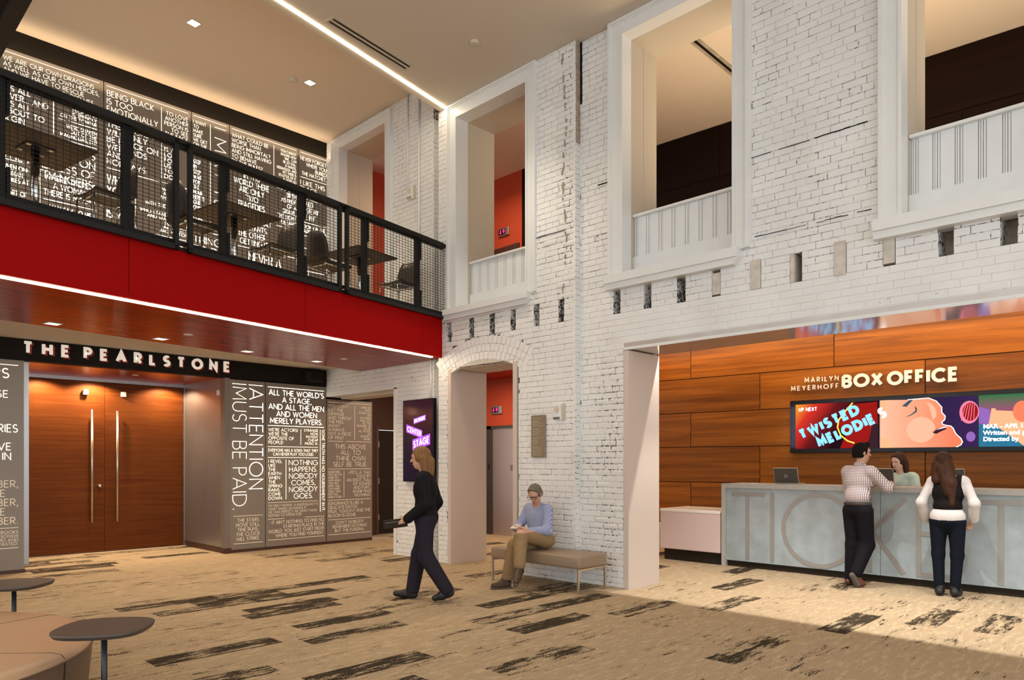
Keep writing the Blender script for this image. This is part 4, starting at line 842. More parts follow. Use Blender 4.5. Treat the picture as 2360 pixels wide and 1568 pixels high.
def cafe_chair(s, t, face, label):
    """shell chair on a chrome four-leg frame; face +1 looks along +s"""
    p = bal(s, t); r = empty('cafe_chair', (p[0], p[1], FZ), BAL+(0 if face > 0 else PI), label, 'chair', 'shell chairs on the balcony')
    prof = [(.21, .435), (.20, .455), (.10, .452), (-.06, .440), (-.17, .445), (-.205, .475), (-.225, .56), (-.235, .66), (-.25, .76), (-.275, .85)]
    def shell(pts, nm):
        mb = MB(); vs = []; fs = []; m = 9
        for i, (x, z) in enumerate(pts):
            for k in range(m):
                u = -1+2*k/(m-1); wd = .21*(1 if z < .6 else 1-.35*((z-.6)/.25)**2*abs(u)**2); bow = .035*u*u
                vs.append((x+(bow if z > .5 else 0), u*wd, z+(bow*.7 if z <= .5 else 0)))
        nb = len(vs); vs += [(x+(-.009 if z > .5 else 0), y, z-(.009 if z <= .5 else 0)) for x, y, z in vs]; n = len(pts)
        for i in range(n-1):
            for k in range(m-1):
                a = i*m+k; fs += [(a, a+1, a+m+1, a+m), (nb+a, nb+a+m, nb+a+m+1, nb+a+1)]
            fs += [(i*m, (i+1)*m, nb+(i+1)*m, nb+i*m), (i*m+m-1, nb+i*m+m-1, nb+(i+1)*m+m-1, (i+1)*m+m-1)]
        for k in range(m-1): fs += [(k, nb+k, nb+k+1, k+1), ((n-1)*m+k, (n-1)*m+k+1, nb+(n-1)*m+k+1, nb+(n-1)*m+k)]
        mb._add(vs, fs); o = mb.build(nm, 'chair_shell', r, True); return o
    shell(prof[:6], 'seat'); shell(prof[5:], 'backrest')
    mb = MB()
    for y in (-.17, .17): mb.tube([(-.22, y, .425), (.19, y, .42)], .009)
    mb.tube([(.17, -.17, .42), (.17, .17, .42)], .009); mb.tube([(-.18, -.17, .425), (-.18, .17, .425)], .009); mb.build('seat_frame', 'chrome', r, True)
    for sx, sy in ((1, 1), (1, -1), (-1, 1), (-1, -1)):
        mb = MB(); mb.tube([(sx*.19, sy*.17, .42), (sx*.215, sy*.21, .0)], .0095); mb.build('leg', 'chrome', r, True)
    return r
for (x, y), fc, lb in (((2.27, 7.85), -1, 'black shell chair right of the left cafe table'), ((3.22, 8.06), 1, 'black shell chair left of the middle cafe table, back in the railing gap'), ((4.28, 8.28), -1, 'black shell chair right of the middle cafe table'), ((5.14, 8.42), 1, 'black shell chair left of the table nearest the brick wall'), ((6.40, 8.58), -1, 'black shell chair beside the brick wall at the end of the balcony'), ((1.08, 7.55), 1, 'black shell chair cut by the left edge behind the railing')): cafe_chair(*st(x, y), fc, lb)
# ------------------------------------------------------------------ ceiling fittings
cl = empty('led_strip_light', (BP[0], BP[1], 6.72), BAL, label='glowing linear light running along the high lobby ceiling to the brick wall', cat='light')
B('diffuser', 'led_strip', cl, -12.6, -.03, -.112, -.072, -.008, .004)
vt = empty('linear_diffuser', (5.17, 7.48, 6.72), R(7.5), label='slim twin slot air diffuser beside the ceiling light line', cat='vent')
B('frame', 'vent_paint', vt, -.66, .66, -.09, .09, -.006, .002)
for y in (-.033, .038): B('slot', 'black_paint', vt, -.63, .63, y-.013, y+.013, -.0085, -.004)
def downlight(x, y, z, energy, label, group, rz=0, spot=95, col=WARM, size=.14, tilt=(0, 0)):
    r = empty('recessed_downlight', (x, y, z), rz, label, 'light', group); h = size/2
    mb = MB()
    for (a, b, c, d) in ((-h, h, -h, -h+.012), (-h, h, h-.012, h), (-h, -h+.012, -h+.012, h-.012), (h-.012, h, -h+.012, h-.012)): mb.box(a, b, c, d, -.006, .004)
    mb.build('trim_ring', 'ceiling_paint', r); B('lens', 'lens_white', r, -h+.012, h-.012, -h+.012, h-.012, -.004, .002)
    if energy: lamp('SPOT', (x, y, z-.02), energy, col, .05, spot=spot, blend=.8, rot=(tilt[0], tilt[1], 0), name='downlight_lamp')
    return r
SG = 'square downlights in the balcony soffit'
for i, (x, y, lb) in enumerate(((2.14, 9.26, 'square downlight in the wood soffit above the T of the door sign'), (3.35, 9.43, 'square downlight in the wood soffit above the middle of the door sign'), (4.575, 9.63, 'square downlight in the wood soffit above the end of the door sign'), (5.774, 9.815, 'square downlight in the wood soffit nearest the brick wall'))):
    downlight(x, y, 3.05, 62 if i < 3 else 100, lb, SG, BAL, 128, size=.15)
for x, y, lb in ((3.82, 9.585, 'square downlight in the high ceiling farther from the brick wall'), (5.66, 9.82, 'square downlight in the high ceiling nearer the brick wall')): downlight(x, y, 7.30, 330, lb, 'square downlights in the high ceiling over the balcony', BAL, 78, size=.15)
for x, y in ((1.9, 9.3), (.1, 9.1), (4.75, 8.9), (2.9, 8.6)): lamp('SPOT', (x, y, 7.27), 260, WARM, .05, spot=78, blend=.8, name='balcony_bounce_fill')  # unseen spots added so bounce off the balcony floor lifts the ceiling
for x, e in ((2.85, 90), (3.60, 115), (4.7, 85)): lamp('SPOT', (x, 12.93, 2.87), e*1.25, (1, .74, .46), .03, spot=150, blend=.4, rot=(0, 0, 0), name='recess_down_and_fill_lamp')
for x in (2.9, 3.75, 4.6): lamp('SPOT', (x, 12.35, 2.87), 55, (1, .80, .58), .04, spot=75, blend=.7, name='recess_down_and_fill_lamp')  # extra narrow spots added to brighten the recess floor
mb = MB(); mb.lathe([(.045, 0), (.045, .012), (.02, .014)], 20); mb.build('ceiling_sprinkler', 'ceiling_paint', loc=(3.95, 12.2, 2.872), smooth=False, label='small round sprinkler cover in the wood soffit above the door gap', cat='sprinkler')
def puck(x, y, z, r, h, label, cat, m='ceiling_paint', flip=True):
    mb = MB(); mb.lathe([(r*.8, -h), (r, -h*.6), (r, 0)], 24); return mb.build('smoke_detector' if cat == 'detector' else 'ceiling_sprinkler', m, loc=(x, y, z), smooth=False, label=label, cat=cat)
puck(6.02, 6.51, 6.72, .055, .03, 'round white detector on the lobby ceiling near the brick wall', 'detector'); puck(5.42, 9.91, 7.30, .055, .05, 'round white detector on the high ceiling beside a downlight', 'detector', 'plastic_cream')
puck(3.468, 8.864, 3.05, .055, .012, 'round white cover in the wood soffit between two downlights', 'sprinkler', 'plastic_cream'); puck(5.915, 9.274, 3.05, .05, .012, 'round white cover in the wood soffit near the brick wall', 'sprinkler', 'plastic_cream')
# ------------------------------------------------------------------ fittings on the brick wall
def conduit(y, x, z0, z1, r, label):
    mb = MB(); mb.tube([(0, 0, 0), (0, 0, z1-z0)], r, 10); o = mb.build('conduit', 'white_trim', None, True, loc=(x, y, z0), label=label, cat='pipe', group='conduits on the brick wall')
    for k in range(int((z1-z0)/1.1)+1): 
        z = .4+1.1*k
        if z < z1-z0: B('clip', 'white_trim', o, -.006, .03, -.022, .022, z, z+.02)
conduit(9.05, XL-.014, 5.80, 7.30, .012, 'painted conduit running down the brick to the small wall alarm'); conduit(8.76, XL-.02, 3.68, 7.30, .016, 'long painted conduit beside the brick step behind the railing')
conduit(8.47, XL-.02, 2.45, 3.05, .018, 'short painted conduit between the balcony underside and the wall screen')
def wall_alarm(x, y, z, label):
    r = empty('wall_alarm', (x, y, z), label=label, cat='alarm', group='strobe alarms on the brick wall')
    mb = MB(); mb.rbox(-.05, 0, -.055, .06, -.09, .10, .006); mb.build('housing', 'white_trim', r); mb = MB(); mb.xf = Matrix.Translation((-.05, .005, .04)) @ Matrix.Rotation(-PI/2, 4, 'Y'); mb.lathe([(.042, 0), (.042, .003), (.02, .006)], 20); mb.build('sounder', 'ceiling_paint', r)
    B('strobe', 'chrome', r, -.058, -.05, -.05, .055, -.085, -.055); B('conduit_stub', 'plaster_tan', r, -.02, 0, -.1, -.055, -.10, .11); return r
wall_alarm(XM, 5.85, 2.12, 'white strobe alarm on the brick wall beside the tan plaque'); wall_alarm(XL, 8.96, 5.72, 'white strobe alarm high on the brick wall above the railing')
pq = empty('wall_plaque', (XM-.016, 6.19, 1.56), label='narrow tan plaque with rows of pale small print on the brick wall', cat='plaque')
mb = MB(); mb.rbox(-.012, .006, -.122, .122, 0, .545, .003); mb.build('plate', 'plaque_tan', pq); mb = MB(); rr = random.Random(5)
for k in range(30):
    z = .505-k*.0163; n = rr.uniform(.35, .95)
    if k in (1, 7, 14, 21): continue
    u = .095
    while u > .095-.19*n: wd = rr.uniform(.008, .028); mb.box(-.0135, -.012, u-wd, u, z-.0075, z); u -= wd+.005
mb.build('small_print', 'plaque_text', pq)
# digital sign with the company mark
dsn = empty('wall_screen', (XM-.05, 8.68, 1.185), label='tall dark digital screen with violet CENTER STAGE tags on the brick wall', cat='screen')
dsn.location = (XL-.005, 8.72, 1.19)
mb = MB(); mb.rbox(-.07, -.005, -.375, .375, 0, 1.275, .004); mb.build('casing', 'monitor_black', dsn)
m, nt, p = nodes('sign_screen'); tc = nd(nt, 'ShaderNodeTexCoord'); sx = nd(nt, 'ShaderNodeSeparateXYZ'); L(nt, tc.outputs['Object'], sx.inputs[0]); mr = nd(nt, 'ShaderNodeMapRange'); mr.inputs['From Max'].default_value = 1.27; L(nt, sx.outputs['Z'], mr.inputs['Value'])
cr = nd(nt, 'ShaderNodeValToRGB'); cr.color_ramp.elements[0].color = (.008, .006, .03, 1); cr.color_ramp.elements[1].color = (.035, .008, .022, 1); L(nt, mr.outputs[0], cr.inputs[0]); L(nt, cr.outputs[0], p.inputs['Emission Color']); p.inputs['Emission Strength'].default_value = .55; p.inputs['Base Color'].default_value = (.01, .008, .012, 1); p.inputs['Roughness'].default_value = .12
B('display', 'sign_screen', dsn, -.0715, -.0695, -.362, .362, .015, 1.262); emis('tag_violet', (.55, .13, .85), 1.2); emis('tag_white', (1, .93, 1), 2.0)
def tagbox(x, z, wd, h, ang, t):
    T = lambda u, v, w_: (-.0725-w_, -(x+u*math.cos(ang)-v*math.sin(ang)*0), z+v+u*math.sin(ang))
    mb = MB(); mb._add([T(0, 0, 0), T(wd, 0, 0), T(wd, h, 0), T(0, h, 0)], [(0, 1, 2, 3)]); g = mb.build('name_tag', 'tag_violet', dsn)
    mb = MB(); hh = h*.66; s_ = (wd*.88)/(text_w(t, .1, .19)*hh); lay_text(mb, t, wd*.06, h*.17, hh, .19, s_, .1, 0, lambda u, v, w_: (T(u, v, .0012))); mb.build('lettering', 'tag_white', g)
tagbox(-.10, .895, .30, .085, R(10), 'BALTIMORE'); tagbox(-.285, .775, .41, .125, R(-15), 'CENTER'); tagbox(-.13, .49, .44, .165, R(11), 'STAGE')
# lift position indicators
def indicator(x, y, z, label):
    r = empty('lift_indicator', (x, y, z), label=label, cat='indicator', group='lift position indicators')
    mb = MB(); mb.rbox(-.05, 0, -.15, .15, -.08, .08, .006); mb.build('housing', 'brushed', r); B('display', 'monitor_black', r, -.0515, -.0495, -.06, .12, -.055, .055)
    T = lambda u, v, w_: (-.053, .11-u, -.042+v)
    mb = MB(); mb._add([T(.03, .03, 0), T(.05, .03, 0), T(.05, .085, 0), T(.03, .085, 0), T(.012, .035, 0), T(.068, .035, 0), T(.04, 0, 0)], [(0, 1, 2, 3), (4, 5, 6)]); lay_text(mb, '9', .10, 0, .085, .2, 1, .2, 0, T); mb.build('digits', 'digit_red', r)
emis('digit_red', (1, .02, .12), 4.)
indicator(10.268, 10.40, 2.56, 'lit red floor indicator above the lift door downstairs'); indicator(10.268, 10.20, 6.16, 'lit red floor indicator on the red wall seen through the upper opening')
# ------------------------------------------------------------------ box office sign and video wall
bs = empty('sign_lettering', (WP[0], WP[1], 0), WZ, label='raised cream letters reading MARILYN MEYERHOFF BOX OFFICE on the wood wall', cat='sign')
def T0(s0, z0): return lambda u, v, w_: (-.022-w_, s0-u, z0+v)
for t, s0, s1, z0, h, wg, dp in (('BOX', -3.185, -3.765, 2.625, .207, .235, .03), ('OFFICE', -3.815, -4.725, 2.622, .207, .235, .03), ('MARILYN', -2.63, -3.14, 2.752, .078, .15, .018), ('MEYERHOFF', -2.42, -3.14, 2.632, .078, .15, .018)):
    sxx = 1.; spc = ((s0-s1)/h-sum(adv(c, wg, 0) for c in t))/(len(t)-1)
    if len(t) < 7: spc = .055; sxx = (s0-s1)/h/(sum(adv(c, wg, 0) for c in t)+spc*(len(t)-1))
    letters(bs, t, 0, h, wg, spc, dp, T0(s0, z0), 'letter_cream', sxx)
vw = empty('video_wall', (WP[0], WP[1], 0), WZ, label='row of three bright video screens in a black frame on the wood wall', cat='screen')
mb = MB(); mb.rbox(-.10, -.002, -6.20, -2.425, 1.642, 2.470, .005); mb.build('frame', 'monitor_black', vw)
def grad(name, stops, scale, rot, strength):
    m = bpy.data.materials.new(name); m.use_nodes = True; MATS[name] = m; nt = m.node_tree
    for n in list(nt.nodes): nt.nodes.remove(n)
    tc = nd(nt, 'ShaderNodeTexCoord'); sx = nd(nt, 'ShaderNodeSeparateXYZ'); L(nt, tc.outputs['Object'], sx.inputs[0])
    a = nd(nt, 'ShaderNodeMath', operation='MULTIPLY'); a.inputs[1].default_value = rot[0]; L(nt, sx.outputs['Y'], a.inputs[0]); b = nd(nt, 'ShaderNodeMath', operation='MULTIPLY_ADD'); b.inputs[1].default_value = rot[1]; L(nt, sx.outputs['Z'], b.inputs[0]); L(nt, a.outputs[0], b.inputs[2])
    c = nd(nt, 'ShaderNodeMath', operation='ADD'); c.inputs[1].default_value = scale; L(nt, b.outputs[0], c.inputs[0])
    cr = nd(nt, 'ShaderNodeValToRGB'); cr.color_ramp.elements[0].position = stops[0][0]; cr.color_ramp.elements[0].color = c4(stops[0][1]); cr.color_ramp.elements[1].position = stops[-1][0]; cr.color_ramp.elements[1].color = c4(stops[-1][1])
    for p_, q in stops[1:-1]: cr.color_ramp.elements.new(p_).color = c4(q)
    L(nt, c.outputs[0], cr.inputs[0]); e = nd(nt, 'ShaderNodeEmission', Strength=strength); L(nt, cr.outputs[0], e.inputs[0]); o = nd(nt, 'ShaderNodeOutputMaterial'); L(nt, e.outputs[0], o.inputs[0])
    m.cycles.emission_sampling = 'NONE'; return m
SCR = [(-2.515, -3.725), (-3.737, -4.955), (-4.967, -6.17)]; Z0, Z1 = 1.706, 2.405; SW = 1.21; SH = Z1-Z0
# object-space gradients over local u (0..1 left to right) and v: written as a*Y + b*Z + c
grad('scr_poster', [(0, (.42, .75, .08)), (.14, (.75, .26, .02)), (.30, (.60, .03, .02)), (.52, (.12, .008, .01)), (.75, (.015, .004, .008))], -.36, (-.62, -.45), 1.25)
grad('scr_face_bg', [(0, (.05, .02, .09)), (.5, (.03, .015, .06)), (1, (.02, .01, .03))], 3.2, (.6, 0), 1.2)
grad('scr_skin', [(0, (.95, .24, .12)), (.5, (1.0, .42, .25)), (1, (1.0, .62, .42))], 4.20, (.9, .0), 1.05)
grad('scr_hand_bg', [(0, (.03, .14, .22)), (.45, (.20, .06, .16)), (.7, (.35, .06, .18)), (1, (.02, .16, .05))], -1.65, (.0, 1.1), 1.2)
for n, c, s_ in (('scr_blue', (.24, .62, 1.0), 1.5), ('scr_white', (1, .95, .92), 2.0), ('scr_guitar', (.36, .012, .010), 1.0), ('scr_yellow', (.95, .75, .08), 1.5), ('scr_dark', (.10, .035, .05), .5), ('scr_cheek', (1.0, .52, .34), 1.08), ('scr_pink', (.95, .22, .34), 1.2), ('scr_violet', (.30, .14, .50), 1.1), ('scr_teal', (.03, .20, .34), 1.0), ('scr_mouth', (.45, .07, .06), 1.0), ('scr_eye', (.08, .13, .18), .8), ('scr_rim', (1, .80, .72), 1.9), ('scr_orange', (1.0, .42, .22), 1.3)): emis(n, c, s_)
mons = []
for i, (a, b) in enumerate(SCR): mons.append(B('monitor', ['scr_poster', 'scr_face_bg', 'scr_hand_bg'][i], vw, -.104, -.100, b, a, Z0, Z1))
def poly(mon, pts, m, lay, nm='screen_image'):
    """flat picture element on a monitor; pts are (u, v) in 0..1"""
    a = SCR[mon][0]; mb = MB(); mb._add([(-.104-.0006*lay, a-u*SW, Z0+v*SH) for u, v in pts], [tuple(range(len(pts)))]); return mb.build(nm, m, mons[mon])
def ell(cx, cy, rx, ry, n=20): return [(cx+rx*math.cos(2*PI*i/n), cy+ry*math.sin(2*PI*i/n)) for i in range(n)]
poly(0, [(.55, .0), (.62, .30), (.52, .48), (.56, .72), (.72, .95), (.98, .98), (.99, .45), (.94, .02)], 'scr_guitar', 1); poly(0, [(.86, 0), (.93, .52), (.99, .5), (.99, 0)], 'scr_dark', 2)
mb = MB(); pl = [(.70, .98), (.62, .82), (.535, .62), (.52, .46), (.56, .28), (.64, .16), (.72, .11)]; oo, _ = strip([(u*SW, v*SH) for u, v in pl], .010); vs = []
for p1, p2 in oo: vs += [(-.1064, SCR[0][0]-p1.x, Z0+p1.y), (-.1064, SCR[0][0]-p2.x, Z0+p2.y)]
mb._add(vs, [(2*i, 2*i+1, 2*i+3, 2*i+2) for i in range(len(oo)-1)]); mb.build('screen_image', 'scr_yellow', mons[0])
def scr_text(mon, t, u0, v0, h, wgt, ang, width, m, lay):
    a = SCR[mon][0]; mb = MB(); ca, sa = math.cos(ang), math.sin(ang); s_ = width/(text_w(t, .07, wgt)*h)
    lay_text(mb, t, 0, 0, h, wgt, s_, .07, 0, lambda u, v, w_: (-.104-.0008*lay, a-(u0*SW+u*ca-v*sa), Z0+v0*SH+u*sa+v*ca)); mb.build('screen_text', m, mons[mon])
scr_text(0, 'UP NEXT', .04, .84, .062, .2, 0, .28, 'scr_white', 4)
scr_text(0, 'TWISTED', .075, .185, .17, .29, R(24), .96, 'scr_blue', 4); scr_text(0, 'MELODIE', .30, .01, .17, .29, R(24), .90, 'scr_blue', 4); scr_text(1, 'S', .015, .60, .165, .27, R(24), .10, 'scr_white', 6)
face = [(0, 1), (.10, 1), (.30, .985), (.52, 1.0), (.60, .93), (.655, .80), (.655, .70), (.69, .62), (.685, .55), (.655, .50), (.665, .455), (.71, .43), (.745, .42), (.77, .37), (.785, .30), (.80, .25), (.845, .17), (.86, .10), (.845, .04), (.80, .0), (0, 0)]
poly(1, face, 'scr_skin', 1)
mb = MB(); pl = face[2:20]; oo, _ = strip([(u*SW, v*SH) for u, v in pl], .006); vs = []
for p1, p2 in oo: vs += [(-.1056, SCR[1][0]-p1.x, Z0+p1.y), (-.1056, SCR[1][0]-p2.x, Z0+p2.y)]
mb._add(vs, [(2*i, 2*i+1, 2*i+3, 2*i+2) for i in range(len(oo)-1)]); mb.build('screen_image', 'scr_rim', mons[1])
poly(1, [(.24, .86), (.32, .98), (.36, .98), (.29, .84)], 'scr_eye', 3); poly(1, [(.27, .62), (.34, .66), (.40, .73), (.40, .80), (.375, .86), (.385, .76), (.345, .69)], 'scr_eye', 3); poly(1, [(.56, .30), (.60, .37), (.68, .42), (.71, .425), (.65, .36), (.585, .285)], 'scr_mouth', 3)
poly(1, ell(.44, .36, .15, .26, 28), 'scr_cheek', 2); poly(1, [(.50, .93), (.56, .86), (.60, .74), (.60, .62), (.565, .55), (.55, .66), (.53, .80)], 'scr_cheek', 2)
poly(1, [(.565, .29), (.60, .345), (.66, .395), (.70, .41), (.70, .36), (.64, .31), (.60, .27)], 'scr_dark', 3.4); poly(1, [(.60, .35), (.66, .40), (.70, .415), (.70, .395), (.655, .375)], 'scr_white', 3.8)
poly(1, [(0, .0), (.0, .22), (.10, .16), (.16, .0)], 'scr_orange', 2); poly(1, [(0, .55), (0, .98), (.09, .98), (.05, .8), (.02, .6)], 'scr_orange', 2)
poly(1, ell(.925, .68, .095, .225), 'scr_pink', 2); poly(1, ell(.935, .69, .075, .18), 'scr_guitar', 3); poly(1, ell(.94, .20, .045, .10), 'scr_violet', 2)
for k in range(5): poly(1, [(.845+.03*k, .52-.03*abs(2-k)*0), (.852+.03*k, .52), (.90+.02*k, .86), (.893+.02*k, .86)], 'scr_pink', 4)
poly(2, [(0, .78), (.10, .72), (.14, .40), (0, .46)], 'scr_violet', 1); poly(2, [(.12, .74), (.16, .73), (.13, .38), (.09, .39)], 'scr_orange', 2); poly(2, [(.14, .70), (1, .55), (1, .1), (.5, .0), (.42, .0), (.20, .34), (.13, .42)], 'scr_orange', 1)
for k in range(4): poly(2, ell(.40+.17*k, .66-.05*k, .085, .20), 'scr_skin', 3+k % 2)
poly(2, [(0, 0), (0, .44), (.13, .42), (.20, .34), (.42, 0)], 'scr_teal', 2)
for k, t in enumerate(('MAR - APR 16', 'Written and performed', 'Directed by')):
    M4 = Matrix(((0, 0, 1, -.1095), (-1, 0, 0, SCR[2][0]-.05), (0, 1, 0, Z0+.245-.085*k), (0, 0, 0, 1))); bfont(t, .082, 'scr_white', 'screen_text', mons[2], M4, bold=.0028)
lamp('AREA', (11.2, 3.6, 2.06), 14, (.75, .72, 1.0), 2.4, .65, rot=(0, R(90), R(3.35)), name='video_wall_glow').rotation_euler = (R(90), 0, R(93.35-180))
# ------------------------------------------------------------------ ticket counter
tk = empty('ticket_counter', (9.52, 3.2, 0), label='long concrete-faced counter with giant grey TICKETS lettering', cat='counter')
y1 = 1.83
B('counter_top', 'concrete_top', tk, -.005, .62, -6.2, y1, 1.127, 1.188); B('end_panel', 'concrete_top', tk, -.005, .62, y1-.06, y1, 0, 1.127); B('toe_kick', 'black_rubber', tk, .06, .5, -6.2, y1-.06, 0, .088)
for a, b in ((y1-.06, -.294), (-.300, -2.6), (-2.606, -6.2)): B('front_panel', 'concrete_panel', tk, .03, .10, b, a, .088, 1.127)
def TK(y0): return lambda u, v, w_: (.03-w_, y0-3.2-u, .118+v)
for ch, ya, yb in (('T', 4.885, 4.403), ('I', 4.288, 4.288), ('C', 4.157, 3.16), ('K', 3.06, 2.60), ('E', 2.505, 2.10), ('T', 1.835, 1.45), ('S', 1.30, .85)):
    mb = MB(); h = .955; hw = .028
    if ch == 'C': lay = [[(.498+.47*math.cos(2*PI*k/72), .478+.47*math.sin(2*PI*k/72)) for k in range(73)]]
    elif ch == 'K': lay = [[(.03, 0), (.03, h)], [(ya-yb-.02, h-.02), (.06, .52), (ya-yb-.04, .02)]]
    elif ch == 'E': lay = [[(ya-yb, h-.028), (.028, h-.028), (.028, .028), (ya-yb, .028)], [(.028, .52), (.33, .52)]]
    elif ch == 'T': lay = [[(0, h-.03), (ya-yb, h-.03)], [((ya-yb)*.49, h-.03), ((ya-yb)*.49, 0)]]
    elif ch == 'I': lay = [[(0, 0), (0, h)]]
    else: lay = [arc(.22, .72, .2, .21, 35, 270)+arc(.22, .25, .22, .25, 90, -145)]
    for jj, pl in enumerate(lay):
        oo, closed = strip(pl, hw); n = len(oo); vs = []; fs = []; T = TK(ya)
        for d in (.007-.0008*jj, -.002):
            for p1, p2 in oo: vs += [T(p1.x, p1.y, d), T(p2.x, p2.y, d)]
        for i in range(n if closed else n-1): j = (i+1) % n; fs += [(2*i, 2*i+1, 2*j+1, 2*j), (2*i, 2*j, 2*n+2*j, 2*n+2*i), (2*i+1, 2*n+2*i+1, 2*n+2*j+1, 2*j+1)]
        mb._add(vs, fs)
    mb.build('letter', 'inlay_grey', tk)
lc = empty('low_counter', (9.5, 5.55, 0), label='lower pale pink solid-surface counter at the end of the ticket counter', cat='counter')
mb = MB(); mb.rbox(0, .80, -.50, .50, .172, .735, .012); mb.build('body', 'solid_surface', lc); mb = MB(); mb.rbox(-.004, .804, -.50, .504, .735, .783, .012); mb.build('top', 'solid_top', lc); B('toe_kick', 'black_rubber', lc, .06, .74, -.5, .46, 0, .172)
def laptop(y, x, label, logo):
    r = empty('laptop', (x, y, 1.188), label=label, cat='laptop', group='laptops on the ticket counter')
    r.location.z = 1.188; mb = MB(); mb.rbox(0, .24, -.17, .17, 0, .016, .004); mb.build('base', 'laptop_rim', r)
    M4 = Matrix.Translation((.0, 0, .012)) @ Matrix.Rotation(R(-14), 4, 'Y')
    mb = MB(); mb.xf = M4; mb.rbox(-.010, 0, -.175, .175, 0, .225, .004); lid = mb.build('lid', 'laptop_rim', r)
    mb = MB(); mb.xf = M4; mb.box(-.0108, -.0095, -.168, .168, .006, .218); mb.build('lid_cover', 'laptop_grey', lid)
    if logo:
        mb = MB(); mb.xf = M4; oo, _ = strip(arc(0, .105, .022, .022, 0, 360), .003); n = len(oo); vs = []
        for p1, p2 in oo: vs += [(-.0118, p1.x, p1.y), (-.0118, p2.x, p2.y)]
        mb._add(vs, [(2*i, 2*i+1, 2*((i+1) % n)+1, 2*((i+1) % n)) for i in range(n)]); mb.build('logo_ring', 'laptop_rim', lid)
        mb = MB(); mb.xf = M4; lay_text(mb, 'DELL', -.0155, .0995, .011, .2, .80, .15, 0, lambda u, v, w_: (-.0118, -u, v)); mb.build('logo_text', 'laptop_rim', lid)
    return r
laptop(4.24, 9.92, 'open laptop alone at the left end of the ticket counter', True); laptop(3.02, 9.92, 'open laptop between the checked-shirt customer and the clerk', False); laptop(2.24, 9.92, 'open laptop behind the customer in the black vest', False)
B('paper_slip', 'paper', None, 9.70, 9.78, 4.60, 4.70, 1.188, 1.1925, label='small white paper pad on the ticket counter left of the first laptop', cat='paper')
cb = empty('carton', (11.02, 7.30, 0), R(3), label='white printed carton standing behind the low pink counter', cat='box'); mb = MB(); mb.rbox(-.14, .14, -.28, .28, .0, .40, .005); mb.build('box_body', 'paper', cb)
for k, t in enumerate(('SCAN', 'THIS DO', 'BE HOT')):
    mb = MB(); lay_text(mb, t, 0, 0, .040, .16, .9, .2, 0, lambda u, v, w_: (-.1415, .235-u, .27-.075*k+v)); mb.build('print', 'green_ink', cb)
# ------------------------------------------------------------------ bench, ottoman, side tables
bn = empty('bench', (6.535, 5.765, 0), label='taupe upholstered bench on slim metal legs against the brick wall', cat='bench')
mb = MB(); mb.rbox(-.27, .27, -.715, .715, .285, .43, .028, seg=3); o = mb.build('cushion', 'vinyl_taupe', bn); smooth_by_angle(o, 50)
for sx in (-1, 1):
    for sy in (-1, 1): mb = MB(); mb.rbox(sx*.25-.0125, sx*.25+.0125, sy*.69-.0125, sy*.69+.0125, 0, .285, .003); mb.build('leg', 'brushed', bn)
for sy in (-1, 1): B('rail', 'brushed', bn, -.24, .24, sy*.69-.01, sy*.69+.01, .262, .284)
ot = empty('ottoman', (.178, 5.393, 0), label='large round tan upholstered ottoman in the lower left corner', cat='ottoman')
prof = [(1.19, .03), (1.225, .06), (1.25, .30), (1.255, .385)]
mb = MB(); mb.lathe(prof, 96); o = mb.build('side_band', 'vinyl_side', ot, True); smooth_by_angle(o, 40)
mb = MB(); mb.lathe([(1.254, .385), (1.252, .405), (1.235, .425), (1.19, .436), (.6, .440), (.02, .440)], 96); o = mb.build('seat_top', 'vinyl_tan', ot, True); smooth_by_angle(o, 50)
mb = MB(); mb.lathe([(1.1, 0), (1.1, .03)], 64); mb.build('plinth', 'black_rubber', ot)
mb = MB(); mb.tube([(1.258*math.cos(2*PI*k/96), 1.258*math.sin(2*PI*k/96), .386) for k in range(97)], .0055, 6, cap=False); mb.build('piping', 'vinyl_side', ot, True)
for k in range(6):
    a = R(-42)+k*PI/3; ca, sa = math.cos(a), math.sin(a)
    mb = MB(); mb.tube([(.03*ca, .03*sa, .4405), (1.19*ca, 1.19*sa, .4365), (1.238*ca, 1.238*sa, .424), (1.2545*ca, 1.2545*sa, .40)], .0028, 6); mb.build('seam', 'vinyl_side', ot, True)
    mb = MB(); mb.tube([(r*ca, r*sa, z) for r, z in prof[::-1]], .004, 6); mb.build('side_seam', 'black_rubber', ot, True)
def side_table(x, y, rz, label):
    r = empty('side_table', (x, y, 0), rz, label, 'table', 'dark rounded side tables'); n = 48; pts = []
    for k in range(n):
        a = 2*PI*k/n; c, s_ = math.cos(a), math.sin(a); q = 2.9; rr = .235*(abs(c)**q+abs(s_)**q)**(-1/q); pts.append((rr*c, rr*s_))
    mb = MB(); m = n; vs = [(x_*.955, y_*.955, .572) for x_, y_ in pts]+[(x_, y_, .590) for x_, y_ in pts]+[(x_*.992, y_*.992, .598) for x_, y_ in pts]
    fs = [tuple(range(m))[::-1], tuple(range(2*m, 3*m))]+[(j*m+i, j*m+(i+1) % m, (j+1)*m+(i+1) % m, (j+1)*m+i) for j in range(2) for i in range(m)]; mb._add(vs, fs); o = mb.build('table_top', 'table_dark', r); smooth_by_angle(o, 35)
    ox = .0; mb = MB(); mb.tube([(ox, 0, .012), (ox, 0, .572)], .0155, 12); mb.build('stem', 'leg_blue', r, True); mb = MB(); mb.lathe([(.15, 0), (.15, .008), (.03, .014)], 32); mb.build('base', 'leg_blue', r); return r
side_table(1.245, 4.335, R(52), 'dark rounded side table standing in front of the ottoman'); side_table(1.22, 6.36, R(48), 'dark rounded side table behind the ottoman, cut by the left edge')
